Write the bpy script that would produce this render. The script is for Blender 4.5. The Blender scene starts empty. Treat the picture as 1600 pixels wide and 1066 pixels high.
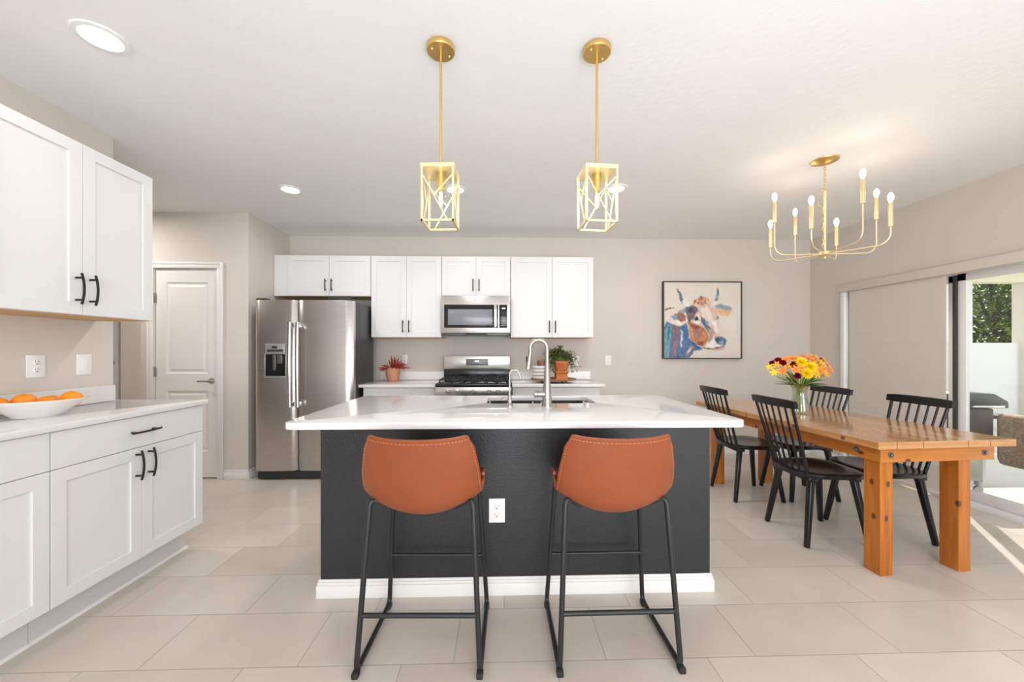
import bpy, bmesh, math, random
from mathutils import Vector, Matrix, noise
R = math.radians; PI = math.pi
random.seed(7)
S = bpy.context.scene
C = S.collection
TH = math.atan(17/600)                      # the camera looks 1.6 degrees to the right of the room's depth axis

# ------------------------------------------------------------------ camera, world, lights, exposure
cam_d = bpy.data.cameras.new('camera'); cam = bpy.data.objects.new('camera', cam_d); C.objects.link(cam)
cam_d.sensor_width = 36; cam_d.lens = 13.5; cam_d.shift_y = 15/1600; cam_d.clip_start = 0.05
cam.location = (0, 0, 1.22); cam.rotation_euler = (R(90), 0, -TH)
S.camera = cam
S.view_settings.view_transform = 'Standard'; S.view_settings.look = 'None'
S.view_settings.gamma = 1; S.view_settings.use_curve_mapping = False
S.view_settings.exposure = -0.06
S.cycles.max_bounces = 10; S.cycles.diffuse_bounces = 6; S.cycles.transparent_max_bounces = 12
S.cycles.sample_clamp_indirect = 8; S.cycles.caustics_reflective = False; S.cycles.caustics_refractive = False

W = bpy.data.worlds.new('world'); S.world = W; W.use_nodes = True
bg = W.node_tree.nodes['Background']
bg.inputs[0].default_value = (0.93, 0.97, 1.0, 1); bg.inputs[1].default_value = 1.6

def room(xc, zc):                            # a point measured across (xc) and along (zc) the view, in room coordinates
    return Vector((xc*math.cos(TH)+zc*math.sin(TH), zc*math.cos(TH)-xc*math.sin(TH), 0))

def lamp(name, kind, loc, energy, color=(1,1,1), rot=(0,0,0), **kw):
    d = bpy.data.lights.new(name, kind); d.energy = energy; d.color = color
    for k, v in kw.items(): setattr(d, k, v)
    o = bpy.data.objects.new(name, d); C.objects.link(o); o.location = loc; o.rotation_euler = rot
    return o
CEIL = 2.53
sun_dir = Vector((-0.43, -0.56, -0.75))       # low sun from the garden side
sun = lamp('sun', 'SUN', (8, 0, 6), 6.0, (1.0, 0.95, 0.88), angle=R(0.6))
sun.rotation_euler = sun_dir.to_track_quat('-Z', 'Y').to_euler()
# fill lamps added behind and beside the camera, standing in for window light
lamp('fill_behind', 'AREA', (0.6, -5.9, 1.35), 175, (0.93, 0.965, 1.0), (R(90), 0, 0), shape='RECTANGLE', size=5.6, size_y=2.2)
lamp('fill_side', 'AREA', (3.5, -2.6, 1.2), 8, (0.96, 0.98, 1.0), (0, R(90), 0), shape='RECTANGLE', size=2.0, size_y=2.6)  # second added lamp; the side wall here has no window
# unseen fill lamp added to brighten the ceiling, like a bounced flash
lamp('bounce_fill', 'AREA', (0.9, -0.9, 1.0), 80, (0.90, 0.955, 1.0), (R(138), 0, 0), shape='RECTANGLE', size=3.0, size_y=2.0)
CANS = [(-1.716, 1.604), (-1.80, 3.12), (-0.46, 3.12), (0.84, 3.10)]
for q, (a, b) in enumerate(CANS + [(0.0, -0.4), (1.8, 0.0), (-3.6, 3.0), (-3.6, 4.3)]):
    p = room(a, b)
    lamp('downlight_lamp', 'AREA', (p.x, p.y, CEIL-0.03), (8 if a > -3 else 16) if b > 2 else (1.5 if b > 1 else 5), (1.0, 0.96, 0.91), shape='DISK', size=0.12)

# ------------------------------------------------------------------ helpers
class MB:
    def __init__(s): s.bm = bmesh.new()
    def _add(s, other_bm):
        me = bpy.data.meshes.new('tmp'); other_bm.to_mesh(me); other_bm.free(); s.bm.from_mesh(me); bpy.data.meshes.remove(me)
    def box(s, x0, x1, y0, y1, z0, z1, bev=0.0, seg=2, rot=None, at=None):
        b = bmesh.new(); bmesh.ops.create_cube(b, size=1)
        sx, sy, sz = x1-x0, y1-y0, z1-z0
        for v in b.verts: v.co = Vector((x0+(v.co.x+.5)*sx, y0+(v.co.y+.5)*sy, z0+(v.co.z+.5)*sz))
        if bev: bmesh.ops.bevel(b, geom=b.edges[:], offset=min(bev, sx*.45, sy*.45, sz*.45), segments=seg, profile=.5, affect='EDGES')
        if rot is not None: bmesh.ops.transform(b, matrix=rot, verts=b.verts)
        if at is not None: bmesh.ops.translate(b, vec=at, verts=b.verts)
        s._add(b); return s
    def tube(s, pts, r, n=10, closed=False, cap=True):
        pts = [Vector(p) for p in pts]; m = len(pts)
        rr = r if isinstance(r, (list, tuple)) else [r]*m
        b = bmesh.new(); rings = []; up = None
        for i, p in enumerate(pts):
            if closed: t = pts[(i+1) % m]-pts[i-1]
            else: t = pts[min(i+1, m-1)]-pts[max(i-1, 0)]
            t.normalize()
            if up is None:
                up = t.orthogonal().normalized()
            else:
                up = (up - t*up.dot(t))
                up = up.normalized() if up.length > 1e-6 else t.orthogonal().normalized()
            w = t.cross(up)
            rings.append([b.verts.new(p + (up*math.cos(2*PI*k/n)+w*math.sin(2*PI*k/n))*rr[i]) for k in range(n)])
        for i in range(m if closed else m-1):
            A, B = rings[i], rings[(i+1) % m]
            for k in range(n): b.faces.new((A[k], A[(k+1) % n], B[(k+1) % n], B[k]))
        if cap and not closed:
            b.faces.new(rings[0][::-1]); b.faces.new(rings[-1])
        bmesh.ops.recalc_face_normals(b, faces=b.faces); s._add(b); return s
    def beam(s, p, q, w0, d0, w1=None, d1=None, bev=0.0, side=(1, 0, 0)):     # a tapering square bar from p to q
        p, q = Vector(p), Vector(q); w1 = w0 if w1 is None else w1; d1 = d0 if d1 is None else d1
        t = (q-p).normalized(); a = Vector(side); a = (a-t*a.dot(t)).normalized(); c = t.cross(a)
        b = bmesh.new(); V = []
        for o, w, d in ((p, w0, d0), (q, w1, d1)):
            V.append([b.verts.new(o+a*(w/2*i)+c*(d/2*j)) for i, j in ((-1, -1), (1, -1), (1, 1), (-1, 1))])
        for k in range(4): b.faces.new((V[0][k], V[0][(k+1) % 4], V[1][(k+1) % 4], V[1][k]))
        b.faces.new(V[0][::-1]); b.faces.new(V[1]); bmesh.ops.recalc_face_normals(b, faces=b.faces)
        if bev: bmesh.ops.bevel(b, geom=b.edges[:], offset=bev, segments=2, profile=.5, affect='EDGES')
        s._add(b); return s
    def lathe(s, prof, c=(0, 0, 0), n=32, axis='Z', sx=1, sy=1, close=True):     # profile [(r, z)]
        b = bmesh.new(); rings = []
        for r, z in prof:
            rings.append([b.verts.new((max(r, 1e-5)*math.cos(2*PI*k/n)*sx, max(r, 1e-5)*math.sin(2*PI*k/n)*sy, z)) for k in range(n)])
        for i in range(len(rings)-1):
            for k in range(n): b.faces.new((rings[i][k], rings[i][(k+1) % n], rings[i+1][(k+1) % n], rings[i+1][k]))
        if close: b.faces.new(rings[0][::-1]); b.faces.new(rings[-1])
        bmesh.ops.remove_doubles(b, verts=b.verts, dist=1e-5)
        bmesh.ops.recalc_face_normals(b, faces=b.faces)
        if axis == 'X': bmesh.ops.transform(b, matrix=Matrix.Rotation(R(90), 4, 'Y'), verts=b.verts)
        if axis == 'Y': bmesh.ops.transform(b, matrix=Matrix.Rotation(R(90), 4, 'X'), verts=b.verts)   # +Z -> -Y
        bmesh.ops.translate(b, vec=Vector(c), verts=b.verts); s._add(b); return s
    def ell(s, c, rx, ry, rz, u=20, v=12, rot=None):
        b = bmesh.new(); bmesh.ops.create_uvsphere(b, u_segments=u, v_segments=v, radius=1)
        for q in b.verts: q.co = Vector((q.co.x*rx, q.co.y*ry, q.co.z*rz))
        if rot is not None: bmesh.ops.transform(b, matrix=rot, verts=b.verts)
        bmesh.ops.translate(b, vec=Vector(c), verts=b.verts); s._add(b); return s
    def prism(s, outline, z0, z1, bev=0.0, seg=3):
        b = bmesh.new(); lo = [b.verts.new((x, y, z0)) for x, y in outline]; hi = [b.verts.new((x, y, z1)) for x, y in outline]
        n = len(outline); b.faces.new(lo[::-1]); top = b.faces.new(hi)
        for k in range(n): b.faces.new((lo[k], lo[(k+1) % n], hi[(k+1) % n], hi[k]))
        bmesh.ops.recalc_face_normals(b, faces=b.faces)
        if bev:
            ed = [e for e in b.edges if abs(e.verts[0].co.z-e.verts[1].co.z) < 1e-6]
            bmesh.ops.bevel(b, geom=ed, offset=bev, segments=seg, profile=.5, affect='EDGES')
        s._add(b); return s
    def faces(s, verts, fs):
        V = [s.bm.verts.new(v) for v in verts]
        for f in fs: s.bm.faces.new([V[i] for i in f])
        return s
    def xform(s, m): bmesh.ops.transform(s.bm, matrix=m, verts=s.bm.verts); return s
    def build(s, name, mat, parent=None, smooth=True, loc=None):
        me = bpy.data.meshes.new(name); s.bm.to_mesh(me); s.bm.free()
        me.materials.append(mat)
        if smooth:
            me.shade_smooth(); me.set_sharp_from_angle(angle=R(38))
        o = bpy.data.objects.new(name, me); C.objects.link(o)
        if parent: o.parent = parent
        if loc: o.location = loc
        return o

def tag(o, label=None, cat=None, group=None, kind=None):
    if label: o['label'] = label
    if cat: o['category'] = cat
    if group: o['group'] = group
    if kind: o['kind'] = kind
    return o
def struct(o): o['kind'] = 'structure'; return o
def thing(name, loc, rz=0, label=None, cat=None, group=None):
    o = bpy.data.objects.new(name, None); C.objects.link(o); o.empty_display_size = .1
    o.location = loc; o.rotation_euler = (0, 0, rz)
    return tag(o, label, cat, group)
def kids(o): return [c for c in C.objects if c.parent == o]
def copy_tree(o, parent=None):
    c = o.copy(); C.objects.link(c); c.parent = parent
    for ch in kids(o): copy_tree(ch, c)
    return c

# ------------------------------------------------------------------ materials
M = {}
def mat(name, col, rough=.5, metal=0, spec=.5, bump=0, bscale=50, var=0, vscale=6, stretch=None, emit=None, estr=0, coat=0, trans=0, ior=1.45, bdist=.002):
    m = bpy.data.materials.new(name); m.use_nodes = True; nt = m.node_tree; p = nt.nodes['Principled BSDF']; M[name] = m
    p.inputs['Base Color'].default_value = (*col, 1); p.inputs['Roughness'].default_value = rough
    p.inputs['Metallic'].default_value = metal; p.inputs['Specular IOR Level'].default_value = spec
    p.inputs['Coat Weight'].default_value = coat; p.inputs['Transmission Weight'].default_value = trans; p.inputs['IOR'].default_value = ior
    if emit: p.inputs['Emission Color'].default_value = (*emit, 1); p.inputs['Emission Strength'].default_value = estr
    tc = nt.nodes.new('ShaderNodeTexCoord'); mp = nt.nodes.new('ShaderNodeMapping')
    nt.links.new(tc.outputs['Object'], mp.inputs['Vector'])
    if stretch: mp.inputs['Scale'].default_value = stretch
    if var:
        n = nt.nodes.new('ShaderNodeTexNoise'); n.inputs['Scale'].default_value = vscale; n.inputs['Detail'].default_value = 5
        nt.links.new(mp.outputs[0], n.inputs['Vector'])
        r = nt.nodes.new('ShaderNodeMapRange'); r.inputs[1].default_value = .3; r.inputs[2].default_value = .7
        r.inputs[3].default_value = 1-var; r.inputs[4].default_value = 1+var
        nt.links.new(n.outputs[0], r.inputs[0])
        mx = nt.nodes.new('ShaderNodeVectorMath'); mx.operation = 'SCALE'; mx.inputs[0].default_value = col
        nt.links.new(r.outputs[0], mx.inputs['Scale']); nt.links.new(mx.outputs[0], p.inputs['Base Color'])
    if bump:
        n = nt.nodes.new('ShaderNodeTexNoise'); n.inputs['Scale'].default_value = bscale; n.inputs['Detail'].default_value = 3
        nt.links.new(mp.outputs[0], n.inputs['Vector'])
        b = nt.nodes.new('ShaderNodeBump'); b.inputs['Strength'].default_value = bump; b.inputs['Distance'].default_value = bdist
        nt.links.new(n.outputs[0], b.inputs['Height']); nt.links.new(b.outputs[0], p.inputs['Normal'])
    return m
mat('wall', (.655, .605, .555), .7, bump=.25, bscale=90, var=.012, vscale=2)
mat('ceiling', (.87, .87, .87), .8, bump=.35, bscale=28, bdist=.004)
mat('trim', (.80, .79, .78), .4, var=.01)
mat('door_paint', (.80, .775, .745), .4, var=.01)
mat('cabinet', (.75, .75, .76), .35, var=.008, vscale=4)
mat('toe', (.66, .65, .64), .5, var=.02)
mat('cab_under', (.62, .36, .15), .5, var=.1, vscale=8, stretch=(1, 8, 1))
mat('quartz', (.76, .75, .75), .09, var=.008, vscale=60)
mat('black_metal', (.012, .012, .013), .4, metal=.3, var=.1)
mat('steel', (.56, .54, .52), .30, metal=1, var=.05, vscale=7, stretch=(.6, 1, 14), bump=.12, bscale=60, bdist=.001)
mat('steel_dark', (.16, .16, .165), .38, metal=.7, var=.05)
mat('chrome', (.80, .79, .77), .12, metal=1, var=.01)
mat('nickel', (.43, .40, .37), .30, metal=1, var=.02)
mat('fridge_side', (.045, .047, .05), .4, var=.06, bump=.2, bscale=200)
mat('black_glass', (.012, .013, .015), .06, var=.05)
mat('oven_window', (.22, .23, .26), .12, var=.04)
mat('black_enamel', (.014, .016, .02), .15, var=.05)
mat('cast_iron', (.03, .03, .03), .6, var=.2, bump=.4, bscale=120)
mat('gold', (.72, .49, .17), .33, metal=.85, var=.03)
mat('gold_pale', (.84, .70, .43), .35, metal=.7, var=.03)
mat('wall_plate', (.86, .86, .86), .3, var=.005)
mat('slot', (.03, .03, .03), .6, var=.05)
mat('black_wood', (.010, .010, .011), .22, spec=.4, var=.15, vscale=10)
mat('leather', (.245, .062, .023), .36, spec=.4, var=.09, vscale=5, bump=.25, bscale=160, bdist=.0012)
mat('stitch', (.42, .17, .065), .6, var=.08)
mat('stool_metal', (.035, .036, .038), .42, metal=.5, var=.08)
mat('rubber', (.02, .02, .02), .7, var=.1)
mat('porcelain', (.82, .80, .76), .2, var=.01)
mat('orange', (.93, .30, .012), .38, var=.06, bump=.5, bscale=250, bdist=.001)
mat('terracotta', (.60, .28, .17), .75, var=.06, vscale=20)
mat('terracotta_deep', (.60, .20, .07), .7, var=.1, vscale=20)
mat('rust_leaf', (.30, .035, .02), .6, var=.25, vscale=40)
mat('herb_leaf', (.10, .13, .035), .6, var=.35, vscale=40)
mat('leaf', (.05, .17, .025), .5, var=.3, vscale=25)
mat('stem', (.30, .36, .08), .5, var=.1)
mat('petal_yellow', (.95, .72, .01), .5, var=.05)
mat('petal_orange', (.93, .27, .04), .5, var=.18, vscale=40)
mat('petal_gold', (.90, .44, .02), .5, var=.15, vscale=40)
mat('petal_red', (.28, .006, .012), .5, var=.2, vscale=40)
mat('petal_magenta', (.22, .008, .07), .5, var=.2, vscale=40)
mat('tray_wood', (.34, .16, .07), .5, var=.25, vscale=9, stretch=(1, 8, 1))
mat('shade_fabric', (.66, .60, .545), .8, bump=.3, bscale=150, var=.02, vscale=12, stretch=(1, 1, 6))
mat('patio', (.62, .59, .55), .8, var=.04, bump=.3, bscale=30)
mat('stucco', (.70, .66, .58), .85, bump=.5, bscale=40, var=.02)
mat('vinyl_white', (.80, .80, .80), .5, var=.01)
mat('soffit', (.80, .77, .62), .7, var=.01)
mat('grill_hood', (.10, .10, .095), .35, metal=.3, var=.1)
mat('grill_brown', (.12, .09, .085), .5, var=.15)
mat('galvanised', (.42, .43, .42), .35, metal=.6, var=.06)
mat('wicker', (.36, .26, .19), .7, var=.35, vscale=60, bump=1, bscale=90, bdist=.006)
mat('cushion', (.74, .72, .66), .8, var=.03)
mat('bark', (.11, .08, .055), .9, var=.2)
mat('bronze', (.05, .055, .045), .35, metal=.4, var=.05)
mat('frame_dark', (.05, .04, .032), .45, var=.1)
mat('bulb_glow', (1, .9, .7), .3, emit=(1.0, .80, .50), estr=14)
mat('can_glow', (1, 1, 1), .4, emit=(1.0, .94, .84), estr=9)
mat('digit_glow', (.8, .9, .9), .4, emit=(.85, .95, 1), estr=1.2)
mat('shelf_white', (.80, .79, .77), .3)
mat('emblem', (.50, .46, .40), .35, metal=.5, var=.1)

# hedge leaf: two greens mixed leaf by leaf (true leaf colours)
m = mat('tree_leaf', (.10, .22, .03), .45); nt = m.node_tree; p = nt.nodes['Principled BSDF']
g = nt.nodes.new('ShaderNodeTexCoord'); n = nt.nodes.new('ShaderNodeTexNoise'); n.inputs['Scale'].default_value = 5
cr = nt.nodes.new('ShaderNodeValToRGB'); cr.color_ramp.elements[0].color = (.035, .10, .02, 1); cr.color_ramp.elements[1].color = (.30, .42, .06, 1)
cr.color_ramp.elements[0].position = .35; cr.color_ramp.elements[1].position = .68
nt.links.new(g.outputs['Object'], n.inputs['Vector']); nt.links.new(n.outputs[0], cr.inputs[0]); nt.links.new(cr.outputs[0], p.inputs['Base Color'])

# glass for panes and vase: clear with a mirror sheen at grazing angles
def glass(name, tint, f0):
    m = bpy.data.materials.new(name); m.use_nodes = True; nt = m.node_tree; nt.nodes.clear(); M[name] = m
    out = nt.nodes.new('ShaderNodeOutputMaterial'); mx = nt.nodes.new('ShaderNodeMixShader'); t = nt.nodes.new('ShaderNodeBsdfTransparent')
    gl = nt.nodes.new('ShaderNodeBsdfGlossy'); gl.inputs['Roughness'].default_value = .02; t.inputs[0].default_value = (*tint, 1)
    lw = nt.nodes.new('ShaderNodeLayerWeight'); lw.inputs[0].default_value = .5
    pw = nt.nodes.new('ShaderNodeMath'); pw.operation = 'POWER'; pw.inputs[1].default_value = 4
    md = nt.nodes.new('ShaderNodeMath'); md.operation = 'MULTIPLY_ADD'; md.inputs[1].default_value = .8; md.inputs[2].default_value = f0
    nt.links.new(lw.outputs['Facing'], pw.inputs[0]); nt.links.new(pw.outputs[0], md.inputs[0]); nt.links.new(md.outputs[0], mx.inputs[0])
    nt.links.new(t.outputs[0], mx.inputs[1]); nt.links.new(gl.outputs[0], mx.inputs[2]); nt.links.new(mx.outputs[0], out.inputs[0])
glass('pane', (.95, .97, .96), .04)
glass('vase_glass', (.90, .93, .90), .10)
glass('bulb_clear', (.98, .94, .85), .05)

# floor tile: 60 x 31 cm porcelain, each course stepped by a third of a tile
m = mat('tile', (.55, .5, .45), .22); nt = m.node_tree; p = nt.nodes['Principled BSDF']; L = nt.links.new
def math_(op, a, b=None, c=None):
    n = nt.nodes.new('ShaderNodeMath'); n.operation = op
    for i, v in enumerate((a, b, c)):
        if v is None: continue
        if isinstance(v, (int, float)): n.inputs[i].default_value = v
        else: L(v, n.inputs[i])
    return n.outputs[0]
tc = nt.nodes.new('ShaderNodeTexCoord'); sp = nt.nodes.new('ShaderNodeSeparateXYZ'); L(tc.outputs['Object'], sp.inputs[0])
TW, THh = .602, .309
ry = math_('DIVIDE', math_('SUBTRACT', sp.outputs[1], 1.196), THh); row = math_('FLOOR', ry)
rx = math_('DIVIDE', math_('SUBTRACT', math_('SUBTRACT', sp.outputs[0], .817), math_('MULTIPLY', row, TW/3)), TW); colm = math_('FLOOR', rx)
fx = math_('FRACT', rx); fy = math_('FRACT', ry)
dx = math_('MULTIPLY', math_('MINIMUM', fx, math_('SUBTRACT', 1, fx)), TW); dy = math_('MULTIPLY', math_('MINIMUM', fy, math_('SUBTRACT', 1, fy)), THh)
d = math_('MINIMUM', dx, dy); grout = math_('LESS_THAN', d, .0019)
cv = nt.nodes.new('ShaderNodeCombineXYZ'); L(colm, cv.inputs[0]); L(row, cv.inputs[1])
wn = nt.nodes.new('ShaderNodeTexWhiteNoise'); wn.noise_dimensions = '2D'; L(cv.outputs[0], wn.inputs['Vector'])
nz = nt.nodes.new('ShaderNodeTexNoise'); nz.inputs['Scale'].default_value = 2.2; nz.inputs['Detail'].default_value = 6; nz.inputs['Distortion'].default_value = .6
ofs = nt.nodes.new('ShaderNodeVectorMath'); ofs.operation = 'MULTIPLY_ADD'; L(wn.outputs['Color'], ofs.inputs[0]); ofs.inputs[1].default_value = (9, 9, 9); L(tc.outputs['Object'], ofs.inputs[2])
L(ofs.outputs[0], nz.inputs['Vector'])
f = math_('ADD', math_('MULTIPLY', nz.outputs[0], .75), math_('MULTIPLY', wn.outputs['Value'], .25))
cr = nt.nodes.new('ShaderNodeValToRGB'); cr.color_ramp.elements[0].position = .25; cr.color_ramp.elements[1].position = .75
cr.color_ramp.elements[0].color = (.55, .485, .425, 1); cr.color_ramp.elements[1].color = (.66, .60, .54, 1); L(f, cr.inputs[0])
mx = nt.nodes.new('ShaderNodeMix'); mx.data_type = 'RGBA'; L(grout, mx.inputs[0]); L(cr.outputs[0], mx.inputs[6]); mx.inputs[7].default_value = (.40, .36, .32, 1)
L(mx.outputs[2], p.inputs['Base Color'])
L(math_('MULTIPLY_ADD', grout, .5, .25), p.inputs['Roughness'])
bp = nt.nodes.new('ShaderNodeBump'); bp.inputs['Strength'].default_value = .4; bp.inputs['Distance'].default_value = .002
sm = nt.nodes.new('ShaderNodeMapRange'); sm.inputs[1].default_value = 0; sm.inputs[2].default_value = .004; L(d, sm.inputs[0]); L(sm.outputs[0], bp.inputs['Height']); L(bp.outputs[0], p.inputs['Normal'])

# knotty pine: rings stretched along the board, dark knots
def pine(name, light, dark, axis, rough=.2, scale=1.0, knots=True, boards=None):
    m = mat(name, light, rough); nt = m.node_tree; p = nt.nodes['Principled BSDF']; L = nt.links.new
    tc = nt.nodes.new('ShaderNodeTexCoord'); mp = nt.nodes.new('ShaderNodeMapping'); L(tc.outputs['Object'], mp.inputs[0])
    sc = [14, 14, 14]; sc[axis] = 1.0; mp.inputs['Scale'].default_value = [v*scale for v in sc]
    vec = mp.outputs[0]
    n = nt.nodes.new('ShaderNodeTexNoise'); n.inputs['Scale'].default_value = 2.0; n.inputs['Detail'].default_value = 8; n.inputs['Distortion'].default_value = 1.2; L(vec, n.inputs['Vector'])
    fac = n.outputs[0]
    if boards:                                   # boards of a given width across x, each with its own tone
        sp = nt.nodes.new('ShaderNodeSeparateXYZ'); L(tc.outputs['Object'], sp.inputs[0])
        def mt(op, a, b=None):
            q = nt.nodes.new('ShaderNodeMath'); q.operation = op
            for i, v in enumerate((a, b)):
                if v is None: continue
                if isinstance(v, (int, float)): q.inputs[i].default_value = v
                else: L(v, q.inputs[i])
            return q.outputs[0]
        b = mt('DIVIDE', mt('ADD', sp.outputs[0], 5), boards); fl = mt('FLOOR', b); fr = mt('FRACT', b)
        wn = nt.nodes.new('ShaderNodeTexWhiteNoise'); wn.noise_dimensions = '1D'; L(fl, wn.inputs['W'])
        cb = nt.nodes.new('ShaderNodeVectorMath'); cb.operation = 'ADD'; L(wn.outputs['Color'], cb.inputs[1]); L(mp.outputs[0], cb.inputs[0]); 
        sc2 = nt.nodes.new('ShaderNodeVectorMath'); sc2.operation = 'MULTIPLY_ADD'; L(wn.outputs['Color'], sc2.inputs[0]); sc2.inputs[1].default_value = (7, 7, 7); L(mp.outputs[0], sc2.inputs[2]); L(sc2.outputs[0], n.inputs['Vector'])
        fac = mt('ADD', mt('MULTIPLY', n.outputs[0], .7), mt('MULTIPLY', wn.outputs['Value'], .3))
        seam = mt('LESS_THAN', mt('MINIMUM', fr, mt('SUBTRACT', 1, fr)), .014)
    cr = nt.nodes.new('ShaderNodeValToRGB'); cr.color_ramp.elements[0].position = .3; cr.color_ramp.elements[1].position = .7
    cr.color_ramp.elements[0].color = (*dark, 1); cr.color_ramp.elements[1].color = (*light, 1); L(fac, cr.inputs[0]); last = cr.outputs[0]
    if knots:
        spk = nt.nodes.new('ShaderNodeSeparateXYZ'); L(tc.outputs['Object'], spk.inputs[0])
        oth = [i for i in range(3) if i != axis]
        if name == 'pine_top': oth = [0, 0]
        sm_ = nt.nodes.new('ShaderNodeMath'); sm_.operation = 'MULTIPLY_ADD'; L(spk.outputs[oth[0]], sm_.inputs[0]); sm_.inputs[1].default_value = 1.0
        if oth[0] != oth[1]: L(spk.outputs[oth[1]], sm_.inputs[2])
        cbk = nt.nodes.new('ShaderNodeCombineXYZ'); L(sm_.outputs[0], cbk.inputs[0]); L(spk.outputs[axis], cbk.inputs[1])
        mk = nt.nodes.new('ShaderNodeMapping'); mk.inputs['Scale'].default_value = (8, 5, 1); mk.inputs['Location'].default_value = (3.3, 1.7, 0); L(cbk.outputs[0], mk.inputs[0])
        v = nt.nodes.new('ShaderNodeTexVoronoi'); v.voronoi_dimensions = '2D'; v.inputs['Scale'].default_value = 1.0; L(mk.outputs[0], v.inputs['Vector'])
        k0 = nt.nodes.new('ShaderNodeMapRange'); k0.inputs[1].default_value = .06; k0.inputs[2].default_value = .11; k0.inputs[3].default_value = 1; k0.inputs[4].default_value = 0; L(v.outputs['Distance'], k0.inputs[0])
        ssep = nt.nodes.new('ShaderNodeSeparateXYZ'); L(v.outputs['Color'], ssep.inputs[0])
        gt = nt.nodes.new('ShaderNodeMath'); gt.operation = 'GREATER_THAN'; L(ssep.outputs[0], gt.inputs[0]); gt.inputs[1].default_value = .35 if name != 'pine_top' else .8
        k = nt.nodes.new('ShaderNodeMath'); k.operation = 'MULTIPLY'; L(k0.outputs[0], k.inputs[0]); L(gt.outputs[0], k.inputs[1])
        mx = nt.nodes.new('ShaderNodeMix'); mx.data_type = 'RGBA'; L(k.outputs[0], mx.inputs[0]); L(last, mx.inputs[6]); mx.inputs[7].default_value = (.09, .03, .012, 1); last = mx.outputs[2]
    if boards:
        mx = nt.nodes.new('ShaderNodeMix'); mx.data_type = 'RGBA'; L(seam, mx.inputs[0]); L(last, mx.inputs[6]); mx.inputs[7].default_value = (.12, .05, .02, 1); last = mx.outputs[2]
    L(last, p.inputs['Base Color'])
    p.inputs['Coat Weight'].default_value = .3; p.inputs['Coat Roughness'].default_value = .15
    return m
pine('pine_top', (.66, .36, .155), (.47, .21, .07), 1, .12, boards=.137)
pine('pine_leg', (.54, .175, .016), (.33, .085, .007), 2, .3)
pine('pine_apron', (.55, .185, .019), (.36, .098, .009), 1, .3)
pine('pine_apron_x', (.57, .215, .027), (.39, .115, .012), 0, .3)
pine('pine_end', (.58, .32, .13), (.44, .20, .07), 0, .4, knots=False)
mat('island_paint', (.022, .023, .0255), .42, bump=.9, bscale=130, bdist=.0015, var=.08, vscale=9)

# ------------------------------------------------------------------ the room
XL, XR, YB = -2.385, 3.66, 4.45
YP, XP = 3.725, -2.405                       # front of the pantry box and its side
YK = -6.1                                    # the living room end behind the camera
struct(MB().box(-5.6, XR, YK, 6.2, -.1, 0).build('floor', M['tile'], smooth=False))
struct(MB().box(-5.6, XR+.15, YK, 6.2, CEIL, CEIL+.12).build('ceiling', M['ceiling'], smooth=False))
struct(MB().box(XP-.1, XR, YB, YB+.12, 0, CEIL).build('wall_back', M['wall'], smooth=False))
struct(MB().box(XL-.13, XL, YK, 2.43, 0, CEIL).build('wall_left', M['wall'], smooth=False))
DX0, DX1, DZ = -3.278, -2.692, 2.0           # pantry door opening
w = MB(); w.box(DX1+.02, XP, YP, YB, 0, CEIL); w.box(DX0-.02, DX1+.02, YP, YB, DZ+.02, CEIL); w.box(-3.40, DX0-.02, YP, YB, 0, CEIL); w.box(DX0-.02, DX1+.02, YP+.1, YB, 0, DZ+.02)
struct(w.build('wall_pantry', M['wall'], smooth=False))
struct(MB().box(-5.6, -3.0, 5.0, 5.12, 0, CEIL).box(-4.43, -3.4, 4.6, 5.0, 0, CEIL).build('wall_hall', M['wall'], smooth=False))
struct(MB().box(-5.6, -5.5, YK, 5.0, 0, CEIL).build('wall_far_left', M['wall'], smooth=False))
OY0, OY1, OZ = 1.25, 3.99, 1.89              # sliding door opening in the right wall
w = MB(); w.box(XR, XR+.15, OY1, YB+.12, 0, CEIL); w.box(XR, XR+.15, YK, OY0, 0, CEIL); w.box(XR, XR+.15, OY0, OY1, OZ, CEIL)
struct(w.build('wall_right', M['wall'], smooth=False))
def baseboard(name, pts, side=1):            # pts: run in plan; profile in a stepped colonial shape
    m = MB()
    for (x0, y0), (x1, y1) in zip(pts, pts[1:]):
        a = Vector((x1-x0, y1-y0, 0)); l = a.length; ang = math.atan2(a.y, a.x)
        rot = Matrix.Translation((x0, y0, 0)) @ Matrix.Rotation(ang, 4, 'Z')
        m.box(0, l, -.015*side if side > 0 else 0, 0 if side > 0 else .015, 0, .062, .003, rot=rot)
        m.box(0, l, -.011*side if side > 0 else 0, 0 if side > 0 else .011, .062, .075, .003, rot=rot)
        m.box(0, l, -.007*side if side > 0 else 0, 0 if side > 0 else .007, .075, .088, .003, rot=rot)
    return m.build(name, M['trim'])
struct(baseboard('baseboard_back', [(1.0, YB), (XR, YB)]))
struct(baseboard('baseboard_pantry', [(DX1+.06, YP), (XP, YP), (XP, YP+.0)]))
struct(baseboard('baseboard_pantry_side', [(XP, YP-.015), (XP, YB)]))
struct(baseboard('baseboard_right', [(XR, YB), (XR, OY1+.05)]))
struct(baseboard('baseboard_left', [(XL, YK), (XL, .9)]))

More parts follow.
